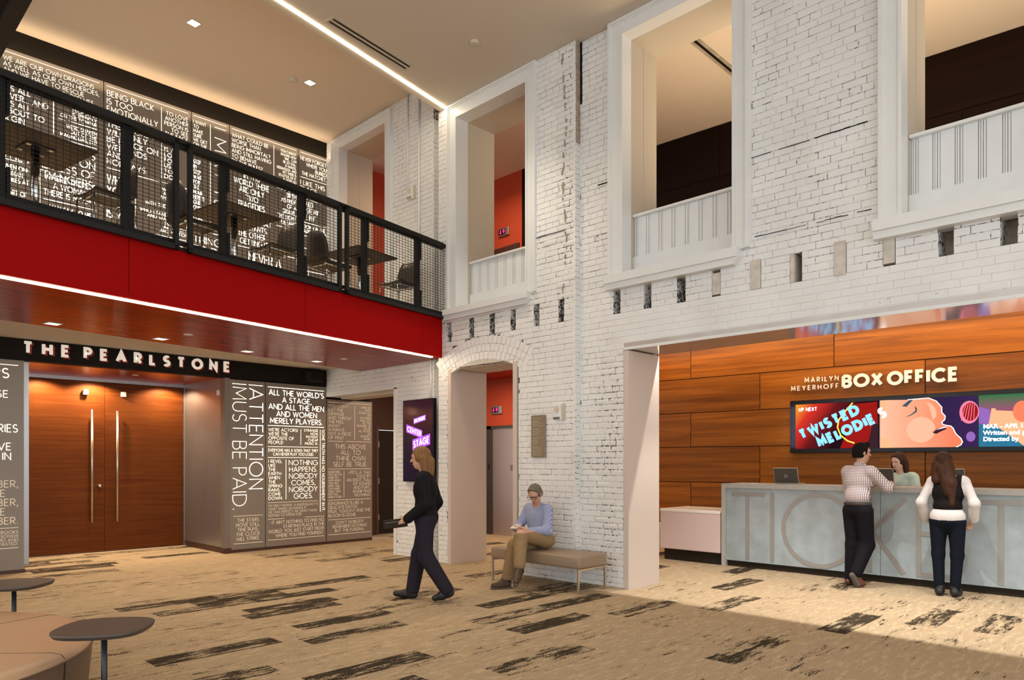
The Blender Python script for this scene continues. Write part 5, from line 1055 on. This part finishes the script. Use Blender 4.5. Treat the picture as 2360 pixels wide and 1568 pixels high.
# ------------------------------------------------------------------ people
def V3(*a): return np.array(a, float)
class Fig:
    """a figure in its own frame: f forward, r to its right, z up, feet at the origin"""
    def __init__(s, loc, phi, label):
        s.root = empty('person', (loc[0], loc[1], 0), label=label, cat='person'); s.f = V3(math.cos(phi), math.sin(phi), 0); s.r = V3(math.sin(phi), -math.cos(phi), 0); s.up = V3(0, 0, 1); s.skin = []; s.sets = {}
    def P(s, p): return s.f*p[0]+s.r*p[1]+s.up*p[2]
    def cap(s, a, b, r0, r1, *sets, grow=.0):
        pr = ('c', s.P(a), s.P(b), r0, r1); s.skin.append(pr)
        for q in sets: s.sets.setdefault(q, []).append(('c', s.P(a), s.P(b), r0+.013+grow, r1+.013+grow))
    def ell(s, c, rad, *sets, rot=None, grow=.0, skin=True):
        M = np.stack((s.f, s.r, s.up), 1) if rot is None else rot
        if skin: s.skin.append(('e', s.P(c), rad, M))
        for q in sets: s.sets.setdefault(q, []).append(('e', s.P(c), tuple(x+.012+grow for x in rad), M))
    def frame(s, yaw, pitch, roll=0):
        """axes of the head: yaw to the right, pitch downward"""
        f2 = s.f*math.cos(yaw)+s.r*math.sin(yaw); r2 = -s.f*math.sin(yaw)+s.r*math.cos(yaw); f3 = f2*math.cos(pitch)-s.up*math.sin(pitch); u3 = s.up*math.cos(pitch)+f2*math.sin(pitch); return f3, r2, u3
    def head(s, c, yaw, pitch, k=1., hair=None, hm=None, female=False, sm='skin'):
        fx, rx, ux = s.frame(yaw, pitch); M = np.stack((fx, rx, ux), 1); C = s.P(c); at = lambda a, b, d: C+fx*a*k+rx*b*k+ux*d*k; sk = s.skin
        sk += [('e', at(-.005, 0, .025), (.094*k, .074*k, .094*k), M), ('e', at(.022, 0, -.045), (.066*k, .058*k, .070*k), M), ('e', at(.045, 0, -.088), (.030*k, .030*k, .024*k), M)]
        sk += [('c', at(.086, 0, .020), at(.108, 0, -.022), .009*k, .014*k, {'k': .012}), ('e', at(.083, 0, .040), (.015*k, .045*k, .012*k), M, {'k': .012})]
        for b in (-1, 1): sk += [('e', at(-.008, b*.076, -.002), (.017*k, .010*k, .030*k), M, {'k': .008})]
        s.at = at; s.HM = M; s.k = k
        r_ = s.root
        for b in (-1, 1): body_part('eye', [('e', at(.082, b*.030, .012), (.008, .013, .006), M)], 'eye', r_, .003, .002, smooth_it=1)
        body_part('lips', [('e', at(.088, 0, -.058), (.010, .024, .009), M)], 'lips', r_, .004, .002, smooth_it=1)
    def hand(s, w, d, side, curl=.5, thumb_up=True, sz=1., roll=0.):
        """palm plus five fingers; w wrist, d direction of the fingers, all in figure coordinates"""
        W = s.P(w); D = s.f*d[0]+s.r*d[1]+s.up*d[2]; D = D/np.linalg.norm(D); U = s.up-D*(D@s.up)
        if np.linalg.norm(U) < .2: U = s.f-D*(D@s.f)
        U = U/np.linalg.norm(U); S = np.cross(D, U); U, S = U*math.cos(roll)+S*math.sin(roll), S*math.cos(roll)-U*math.sin(roll); M = np.stack((D, S, U), 1); sk = s.skin
        sk.append(('e', W+D*.045*sz, (.052*sz, .040*sz, .017*sz), M))
        for i, ln in enumerate((.072, .080, .075, .060)):
            o = (-.030+.020*i)*sz; a = W+D*.080*sz+S*o; c1 = curl*.6; b = a+(D*math.cos(c1)-U*math.sin(c1))*ln*.55*sz; c = b+(D*math.cos(c1*2.4)-U*math.sin(c1*2.4))*ln*.5*sz
            sk += [('c', a, b, .0095*sz, .0088*sz, {'k': .006}), ('c', b, c, .0088*sz, .0075*sz, {'k': .006})]
        o = -S*side; a = W+D*.030*sz+o*.030*sz; b = a+(D*.6+o*.75)*.045*sz; c = b+(D*.95-U*.3+o*.1)*.036*sz
        sk += [('c', a, b, .013*sz, .011*sz, {'k': .010}), ('c', b, c, .010*sz, .0085*sz, {'k': .006})]
    def finish(s, skin, cloth, vox=.0085):
        body_part('body', s.skin, skin, s.root, vox, .022)
        for nm, m, key, cut, vx in cloth: body_part(nm, s.sets[key], m, s.root, vx, .03, cut)
    def hang(s, key, prims): s.sets.setdefault(key, []).extend(prims)
def hair_part(F, prims, m, cut=None, name='hair', vox=.007, k=.02): return body_part(name, prims, m, F.root, vox, k, cut)

# --- seated man with phone
F = Fig((6.35, 5.86), PI, 'man in a blue checked shirt and khaki trousers sitting on the bench with a phone'); X0 = 6.35; Y0 = 5.86
g = lambda x, y, z: (X0-x, y-Y0, z)       # world -> figure (faces -X, right is +Y)
pel = g(6.56, 5.865, .535); ch = g(6.565, 5.935, .80)
F.ell(pel, (.12, .165, .10), 'trs'); F.ell(g(6.56, 5.90, .66), (.105, .150, .14), 'sh'); F.ell(ch, (.105, .165, .17), 'sh'); F.cap(g(6.565, 5.80, .915), g(6.565, 6.08, .915), .062, .062, 'sh')
F.cap(g(6.545, 5.935, .93), g(6.50, 5.91, 1.03), .056, .052)
F.head(g(6.455, 5.885, 1.105), R(-14), R(36), .98)
# legs: right foot on the floor, left leg crossed over it
F.cap(g(6.50, 5.95, .52), g(6.12, 5.915, .50), .088, .064, 'trs'); F.cap(g(6.12, 5.915, .50), g(6.035, 5.955, .12), .060, .044, 'trs', grow=.012); F.cap(g(6.035, 5.955, .14), g(6.035, 5.96, .075), .042, .040, 'sock')
F.cap(g(6.50, 5.80, .56), g(6.10, 5.79, .635), .088, .066, 'trs'); F.cap(g(6.10, 5.79, .635), g(5.985, 5.705, .30), .060, .046, 'trs', grow=.012); F.cap(g(5.985, 5.705, .31), g(5.97, 5.69, .235), .042, .040, 'sock')
shoes = []
def boot(F, heel, toe, ank): 
    a, b, c = F.P(heel), F.P(toe), F.P(ank); m_ = a*.45+b*.55
    return [('c', a, m_, .042, .044), ('c', m_, b, .044, .034), ('c', c, a*.85+b*.15, .047, .044), ('c', c, m_, .046, .042)]
bt = boot(F, g(6.045, 5.95, .046), g(5.86, 6.005, .042), g(6.035, 5.957, .125)); bt2 = boot(F, g(5.965, 5.70, .215), g(5.835, 5.615, .135), g(5.975, 5.70, .27))
body_part('shoe', bt, 'boot_brown', F.root, .008, .02, lambda X, Y, Z: .012-Z); body_part('sole', [('c', F.P(g(6.05, 5.95, .012)), F.P(g(5.86, 6.006, .012)), .046, .042)], 'sole_grey', F.root, .008, .01, lambda X, Y, Z: np.maximum(Z-.02, .001-Z))
body_part('shoe', bt2, 'boot_brown', F.root, .008, .02); body_part('sole', [('c', F.P(g(5.955, 5.70, .187)), F.P(g(5.828, 5.615, .105)), .030, .030)], 'sole_grey', F.root, .007, .01)
# arms
F.cap(g(6.565, 6.10, .90), g(6.46, 6.17, .68), .050, .044, 'sh'); F.cap(g(6.46, 6.17, .68), g(6.27, 6.045, .685), .042, .032, 'sh'); F.cap(g(6.565, 5.775, .90), g(6.47, 5.70, .67), .052, .046, 'sh'); F.cap(g(6.47, 5.70, .67), g(6.285, 5.83, .665), .043, .034, 'sh')
F.cap(g(6.27, 6.045, .685), g(6.235, 6.00, .695), .030, .028); F.cap(g(6.285, 5.83, .665), g(6.245, 5.875, .69), .031, .028)
F.hand(g(6.235, 6.00, .695), (.55, -.75, .25), 1, .75, sz=.95, roll=R(-40)); F.hand(g(6.245, 5.875, .69), (.5, .75, .3), -1, .75, sz=.95, roll=R(40))
F.finish('skin', [('shirt', 'shirt_blue', 'sh', None, .009), ('trousers', 'khaki', 'trs', lambda X, Y, Z: np.maximum(Z-.665, .098-Z), .009), ('sock', 'sock', 'sock', None, .008)])
a = F.at; M = F.HM
hair_part(F, [('e', a(-.012, 0, .034), (.100, .083, .098), M), ('e', a(-.045, 0, -.02), (.062, .078, .07), M), ('e', a(.06, 0, .092), (.04, .06, .028), M)], 'hair_grey', lambda X, Y, Z: np.maximum(((X-a(.040, 0, 0)[0])*M[0, 0]+(Y-a(.04, 0, 0)[1])*M[1, 0]+(Z-a(.04, 0, 0)[2])*M[2, 0])-.35*np.maximum(0, (X-a(0, 0, .05)[0])*M[0, 2]+(Y-a(0, 0, .05)[1])*M[1, 2]+(Z-a(0, 0, .05)[2])*M[2, 2])*1.2, -((X-a(0, 0, -.05)[0])*M[0, 2]+(Y-a(0, 0, -.05)[1])*M[1, 2]+(Z-a(0, 0, -.05)[2])*M[2, 2])))
def rect_loop(c0, w_, h_): return [c0+M[:, 1]*x+M[:, 2]*z for x, z in ((-w_, -h_), (w_, -h_), (w_, h_), (-w_, h_), (-w_, -h_))]
gl = MB()
for b in (-1, 1): gl.tube(rect_loop(a(.100, b*.034, .012), .026, .017), .0032, 6); gl.tube([a(.098, b*.060, .018), a(.0, b*.082, .016)], .003, 6)
gl.tube([a(.103, -.009, .018), a(.103, .009, .018)], .003, 6); gl.build('glasses', 'glasses', F.root, True)
col = MB(); 
for b in (-1, 1): col._add([F.P(g(6.50, 5.925, .955))+F.r*b*.012, F.P(g(6.545, 5.925, 1.005))+F.r*b*.062, F.P(g(6.50, 5.925, .955))+F.r*b*.075+F.up*-.012, F.P(g(6.475, 5.925, .915))+F.r*b*.045], [(0, 1, 2, 3)])
col.build('collar', 'shirt_blue', F.root)
for k in range(4): mb = MB(); c_ = F.P(g(6.452+.004*k, 5.925-.008*k, .885-.07*k)); mb.xf = Matrix.Translation(c_) @ Matrix.Rotation(-PI/2, 4, 'Y'); mb.lathe([(.006, 0), (.006, .004)], 10); mb.build('button', 'paper', F.root)
ph = MB(); ph.xf = Matrix.Translation(Vector(F.P(g(6.165, 5.94, .725)))+Vector((6.35, 5.86, 0))) @ Matrix.Rotation(R(12), 4, 'Z') @ Matrix.Rotation(R(-14), 4, 'Y'); ph.rbox(-.072, .072, -.036, .036, -.005, .005, .003); pho = ph.build('phone', 'paper', label='white phone held in both hands by the seated man', cat='phone')
ph = MB(); ph.xf = Matrix.Translation(Vector(F.P(g(6.165, 5.94, .725)))+Vector((6.35, 5.86, 0))) @ Matrix.Rotation(R(12), 4, 'Z') @ Matrix.Rotation(R(-14), 4, 'Y'); ph.box(-.062, .062, -.032, .032, .0048, .0056); ph.build('phone_screen', 'monitor_black', pho)

# --- man in checked shirt at the counter
F = Fig((9.10, 3.02), R(-22), 'man in a brown checked shirt and black jeans leaning on the ticket counter')
F.ell((.0, 0, .93), (.115, .155, .11), 'trs'); F.ell((.02, -.02, 1.08), (.105, .150, .13), 'sh'); F.ell((.065, -.045, 1.27), (.115, .170, .17), 'sh'); F.cap((.075, -.20, 1.385), (.075, .11, 1.385), .062, .062, 'sh')
F.cap((.085, -.045, 1.40), (.11, -.05, 1.51), .056, .054); F.head((.125, -.05, 1.607), R(22), R(4), 1.0)
F.cap((0, -.09, .90), (.015, -.085, .49), .090, .064, 'trs'); F.cap((.015, -.085, .49), (-.015, -.085, .06), .062, .048, 'trs', grow=.012)
F.cap((0, .09, .90), (.06, .085, .50), .090, .064, 'trs'); F.cap((.06, .085, .50), (-.115, .075, .175), .062, .046, 'trs', grow=.010); F.cap((-.115, .075, .19), (-.125, .075, .13), .040, .038)
F.cap((.075, -.225, 1.37), (.16, -.27, 1.13), .053, .046, 'sh'); F.cap((.16, -.27, 1.13), (.40, -.13, 1.225), .044, .033, 'sh'); F.cap((.075, .145, 1.37), (.21, .25, 1.19), .053, .046, 'sh'); F.cap((.21, .25, 1.19), (.43, .10, 1.225), .044, .034, 'sh')
F.cap((.40, -.13, 1.225), (.435, -.11, 1.225), .030, .028); F.cap((.43, .10, 1.225), (.46, .065, 1.225), .031, .028)
F.hand((.435, -.11, 1.222), (.8, .55, -.02), -1, .35); F.hand((.46, .065, 1.225), (.6, -.75, .0), 1, .5)
F.finish('skin', [('shirt', 'shirt_check', 'sh', lambda X, Y, Z: .995-Z, .009), ('trousers', 'black_denim', 'trs', lambda X, Y, Z: np.maximum(Z-1.015, .035-Z), .009)])
body_part('belt', [('e', F.P((0, 0, .995)), (.132, .172, .09), np.stack((F.f, F.r, F.up), 1))], 'belt', F.root, .008, .01, lambda X, Y, Z: np.maximum(Z-1.012, .972-Z))
bt = boot(F, (-.06, -.085, .045), (.155, -.10, .040), (-.015, -.085, .075)); body_part('shoe', bt, 'shoe_brown', F.root, .008, .02, lambda X, Y, Z: .004-Z)
bt = [('c', F.P((-.155, .075, .155)), F.P((-.075, .08, .055)), .040, .043), ('c', F.P((-.075, .08, .055)), F.P((-.015, .085, .042)), .042, .036), ('c', F.P((-.125, .075, .15)), F.P((-.09, .078, .09)), .042, .042)]
body_part('shoe', bt, 'shoe_brown', F.root, .008, .02, lambda X, Y, Z: .004-Z); body_part('sole', [('c', F.P((-.180, .075, .150)), F.P((-.105, .08, .042)), .036, .042)], 'sole_grey', F.root, .008, .01, lambda X, Y, Z: .004-Z)
a = F.at; M = F.HM; ax = lambda X, Y, Z, p, q: (X-p[0])*M[0, q]+(Y-p[1])*M[1, q]+(Z-p[2])*M[2, q]
hair_part(F, [('e', a(-.012, 0, .036), (.102, .084, .098), M), ('e', a(-.045, 0, -.02), (.064, .078, .075), M), ('c', a(.05, -.03, .105), a(.05, .03, .105), .035, .035)], 'hair_black', lambda X, Y, Z: np.maximum(ax(X, Y, Z, a(.035, 0, 0), 0)-.5*np.maximum(0, ax(X, Y, Z, a(0, 0, .04), 2)), -ax(X, Y, Z, a(0, 0, -.062), 2)))
col = MB(); n = 14; vs = []
for z_, rr in ((1.445, .072), (1.485, .066)): vs += [F.P((.095+rr*math.cos(2*PI*k/n), -.048+rr*.98*math.sin(2*PI*k/n), z_+.012*math.cos(2*PI*k/n)*-1)) for k in range(n)]
col._add(vs, [(k, (k+1) % n, n+(k+1) % n, n+k) for k in range(n)]); col.build('collar', 'shirt_check', F.root)

# --- woman in black vest at the counter
F = Fig((9.12, 2.075), R(4), 'long-haired woman in a black vest and white blouse at the ticket counter')
F.ell((0, 0, .865), (.118, .160, .12), 'trs'); F.ell((0, 0, .885), (.117, .160, .115), 'bl', grow=.003, skin=False); F.ell((.0, 0, 1.00), (.092, .122, .11), 'bl', 'vs'); F.ell((.03, 0, 1.15), (.102, .142, .15), 'bl', 'vs'); F.cap((.045, -.135, 1.285), (.045, .135, 1.285), .052, .052, 'bl'); F.cap((.045, -.085, 1.285), (.045, .085, 1.285), .052, .052, 'vs')
F.cap((.05, 0, 1.30), (.075, -.035, 1.40), .048, .046); F.head((.10, -.055, 1.485), R(-4), R(10), .95, sm='skin_pale')
for b in (-1, 1):
    F.cap((.0, b*.088, .84), (.01, b*.092, .46), .080, .052, 'trs'); F.cap((.01, b*.092, .46), (-.02, b*.075, .07), .051, .038, 'trs')
    F.cap((.045, b*.165, 1.27), (-.005, b*.255, 1.04), .042, .040, 'bl', grow=-.003); F.cap((-.005, b*.255, 1.04), (.10, b*.235, .865), .038, .032, 'bl', grow=.006); F.cap((.10, b*.235, .865), (.125, b*.215, .83), .028, .026)
    F.hand((.125, b*.215, .83), (.75, -b*.35, -.5), b, .6, sz=.88)
    bt = boot(F, (-.05, b*.072, .05), (.15, b*.095, .040), (-.02, b*.072, .10)); body_part('shoe', bt, 'shoe_black', F.root, .008, .02, lambda X, Y, Z: .004-Z)
F.finish('skin_pale', [('blouse', 'blouse_white', 'bl', lambda X, Y, Z: .80-Z, .009), ('vest', 'vest_black', 'vs', lambda X, Y, Z: .905-Z, .009), ('trousers', 'navy_denim', 'trs', lambda X, Y, Z: np.maximum(Z-.86, .06-Z), .009)])
body_part('vest_back', [('e', F.P((.0, 0, 1.00)), (.114, .145, .12), np.stack((F.f, F.r, F.up), 1)), ('e', F.P((.028, 0, 1.15)), (.127, .160, .16), np.stack((F.f, F.r, F.up), 1)), ('c', F.P((.045, -.10, 1.285)), F.P((.045, .10, 1.285)), .075, .075)], 'vest_black', F.root, .009, .03, lambda X, Y, Z: .912-Z)
a = F.at; M = F.HM
hair_part(F, [('e', a(-.02, 0, .035), (.112, .090, .102), M), ('c', F.P((.03, -.11, 1.47)), F.P((-.035, -.105, 1.30)), .052, .048), ('c', F.P((.03, -.005, 1.47)), F.P((-.055, .045, 1.26)), .058, .058), ('c', F.P((-.055, .045, 1.26)), F.P((-.085, .055, 1.03)), .056, .030), ('c', F.P((-.02, -.05, 1.42)), F.P((-.075, .02, 1.15)), .060, .045), ('c', F.P((.06, .03, 1.44)), F.P((.03, .07, 1.22)), .03, .03), ('c', F.P((.06, -.14, 1.44)), F.P((.03, -.15, 1.28)), .03, .03)], 'hair_brown', lambda X, Y, Z: ax(X, Y, Z, a(.035, 0, 0), 0)-.6*np.maximum(0, ax(X, Y, Z, a(0, 0, .04), 2)))
body_part('blouse_collar', [('c', F.P((.0, -.05, 1.335)), F.P((.0, .05, 1.335)), .035, .035), ('c', F.P((.0, -.05, 1.335)), F.P((.09, -.055, 1.34)), .03, .025), ('c', F.P((.0, .05, 1.335)), F.P((.09, .055, 1.34)), .03, .025)], 'blouse_white', F.root, .008, .02)

# --- clerk behind the counter
F = Fig((10.50, 2.93), R(172), 'clerk in a pale mint blazer standing behind the ticket counter')
F.ell((0, 0, .87), (.115, .165, .11), 'trs'); F.ell((.0, 0, 1.02), (.10, .14, .12), 'bz'); F.ell((.02, 0, 1.17), (.11, .155, .15), 'bz'); F.cap((.02, -.14, 1.30), (.02, .14, 1.30), .055, .055, 'bz'); F.cap((.03, 0, 1.31), (.05, 0, 1.41), .048, .046); F.head((.075, .01, 1.50), R(12), R(14), .95)
for b in (-1, 1):
    F.cap((0, b*.085, .85), (.01, b*.08, .47), .09, .06, 'trs'); F.cap((.01, b*.08, .47), (-.01, b*.08, .07), .058, .042, 'trs')
    bt = boot(F, (-.05, b*.08, .045), (.15, b*.09, .038), (-.01, b*.08, .08)); body_part('shoe', bt, 'shoe_black', F.root, .01, .02, lambda X, Y, Z: .004-Z)
F.cap((.02, -.17, 1.285), (.10, -.24, 1.05), .050, .044, 'bz'); F.cap((.10, -.24, 1.05), (.30, -.14, 1.10), .042, .034, 'bz'); F.cap((.30, -.14, 1.10), (.33, -.12, 1.105), .028, .026); F.hand((.33, -.12, 1.105), (.9, .3, .05), -1, .5, sz=.88)
F.cap((.02, .17, 1.285), (.10, .36, 1.22), .050, .042, 'bz'); F.cap((.10, .36, 1.22), (.26, .46, 1.235), .040, .032, 'bz'); F.cap((.26, .46, 1.235), (.28, .475, 1.235), .028, .026); F.hand((.28, .475, 1.235), (.8, .5, -.05), 1, .4, sz=.88)
F.finish('skin_pale', [('blazer', 'blazer_mint', 'bz', lambda X, Y, Z: .84-Z, .010), ('trousers', 'jean_dark', 'trs', lambda X, Y, Z: np.maximum(Z-.95, .05-Z), .011)])
a = F.at; M = F.HM
hair_part(F, [('e', a(-.02, 0, .034), (.105, .088, .100), M), ('c', F.P((.04, -.07, 1.50)), F.P((.03, -.085, 1.30)), .036, .032), ('c', F.P((.04, .075, 1.50)), F.P((.03, .09, 1.30)), .036, .032), ('c', F.P((-.01, 0, 1.45)), F.P((-.04, 0, 1.30)), .06, .06)], 'hair_brown', lambda X, Y, Z: np.maximum(ax(X, Y, Z, a(.045, 0, 0), 0)-.45*np.maximum(0, ax(X, Y, Z, a(0, 0, .03), 2)), -1.))

# --- woman walking past the wall screen
F = Fig((4.885, 6.05), R(128), 'person in a black jacket and dark jeans walking left past the wall screen')
F.ell((.0, 0, .90), (.120, .155, .11), 'trs', 'ja'); F.ell((.005, 0, 1.03), (.105, .140, .12), 'ja'); F.ell((.01, 0, 1.20), (.118, .155, .16), 'ja'); F.cap((.005, -.145, 1.335), (.005, .145, 1.335), .058, .058, 'ja'); F.cap((.01, 0, 1.34), (.04, 0, 1.45), .050, .047); F.head((.065, 0, 1.537), R(0), R(6), .97)
F.cap((0, .08, .88), (.10, .085, .49), .092, .062, 'trs'); F.cap((.10, .085, .49), (.175, .085, .085), .060, .045, 'trs', grow=.014); F.cap((0, -.08, .88), (-.015, -.085, .49), .092, .062, 'trs'); F.cap((-.015, -.085, .49), (-.245, -.085, .135), .060, .045, 'trs', grow=.014)
for hl, to_, an in (((.155, .085, .045), (.36, .09, .055), (.18, .085, .09)), ((-.285, -.085, .105), (-.115, -.09, .045), (-.245, -.085, .14))): body_part('shoe', boot(F, hl, to_, an), 'shoe_black', F.root, .008, .02, lambda X, Y, Z: .004-Z)
F.cap((.005, -.18, 1.32), (-.06, -.225, 1.06), .052, .045, 'ja', grow=.004); F.cap((-.06, -.225, 1.06), (.15, -.20, .90), .043, .034, 'ja', grow=.006); F.cap((.15, -.20, .90), (.18, -.19, .88), .029, .027); F.hand((.18, -.19, .88), (.9, .25, -.2), -1, .9, sz=.92, roll=R(-60))
F.cap((.005, .18, 1.32), (-.07, .225, 1.05), .052, .045, 'ja', grow=.004); F.cap((-.07, .225, 1.05), (.06, .22, .83), .043, .034, 'ja', grow=.006); F.cap((.06, .22, .83), (.075, .22, .80), .029, .027); F.hand((.075, .22, .80), (.45, -.05, -.9), 1, .7, sz=.92)
F.finish('skin', [('jacket', 'coat_black', 'ja', lambda X, Y, Z: .80-Z, .009), ('trousers', 'jean_dark', 'trs', lambda X, Y, Z: np.maximum(Z-.93, .06-Z), .009)])
a = F.at; M = F.HM
hair_part(F, [('e', a(-.015, 0, .034), (.108, .090, .102), M), ('c', F.P((.02, -.06, 1.53)), F.P((.0, -.07, 1.40)), .046, .036), ('c', F.P((.02, .06, 1.53)), F.P((.0, .07, 1.40)), .046, .036), ('c', F.P((-.03, 0, 1.50)), F.P((-.04, 0, 1.39)), .066, .052)], 'hair_blonde', lambda X, Y, Z: ax(X, Y, Z, a(.045, 0, 0), 0)-.5*np.maximum(0, ax(X, Y, Z, a(0, 0, .03), 2)))
bg = MB(); c_ = F.P((.30, -.16, .855)); bg.xf = Matrix.Translation(Vector(c_)+Vector((4.885, 6.05, 0))) @ Matrix.Rotation(R(128), 4, 'Z') @ Matrix.Rotation(R(8), 4, 'Y'); bg.rbox(-.13, .13, -.022, .022, -.06, .035, .012); cl_ = bg.build('clutch_bag', 'black_rubber', label='flat black clutch bag held by the walking person', cat='bag')
bg = MB(); bg.xf = Matrix.Translation(Vector(c_)+Vector((4.885, 6.05, 0))) @ Matrix.Rotation(R(128), 4, 'Z') @ Matrix.Rotation(R(8), 4, 'Y'); bg.box(-.10, .10, -.0235, .0235, .0, .012); bg.build('flap_edge', 'sole_grey', cl_)
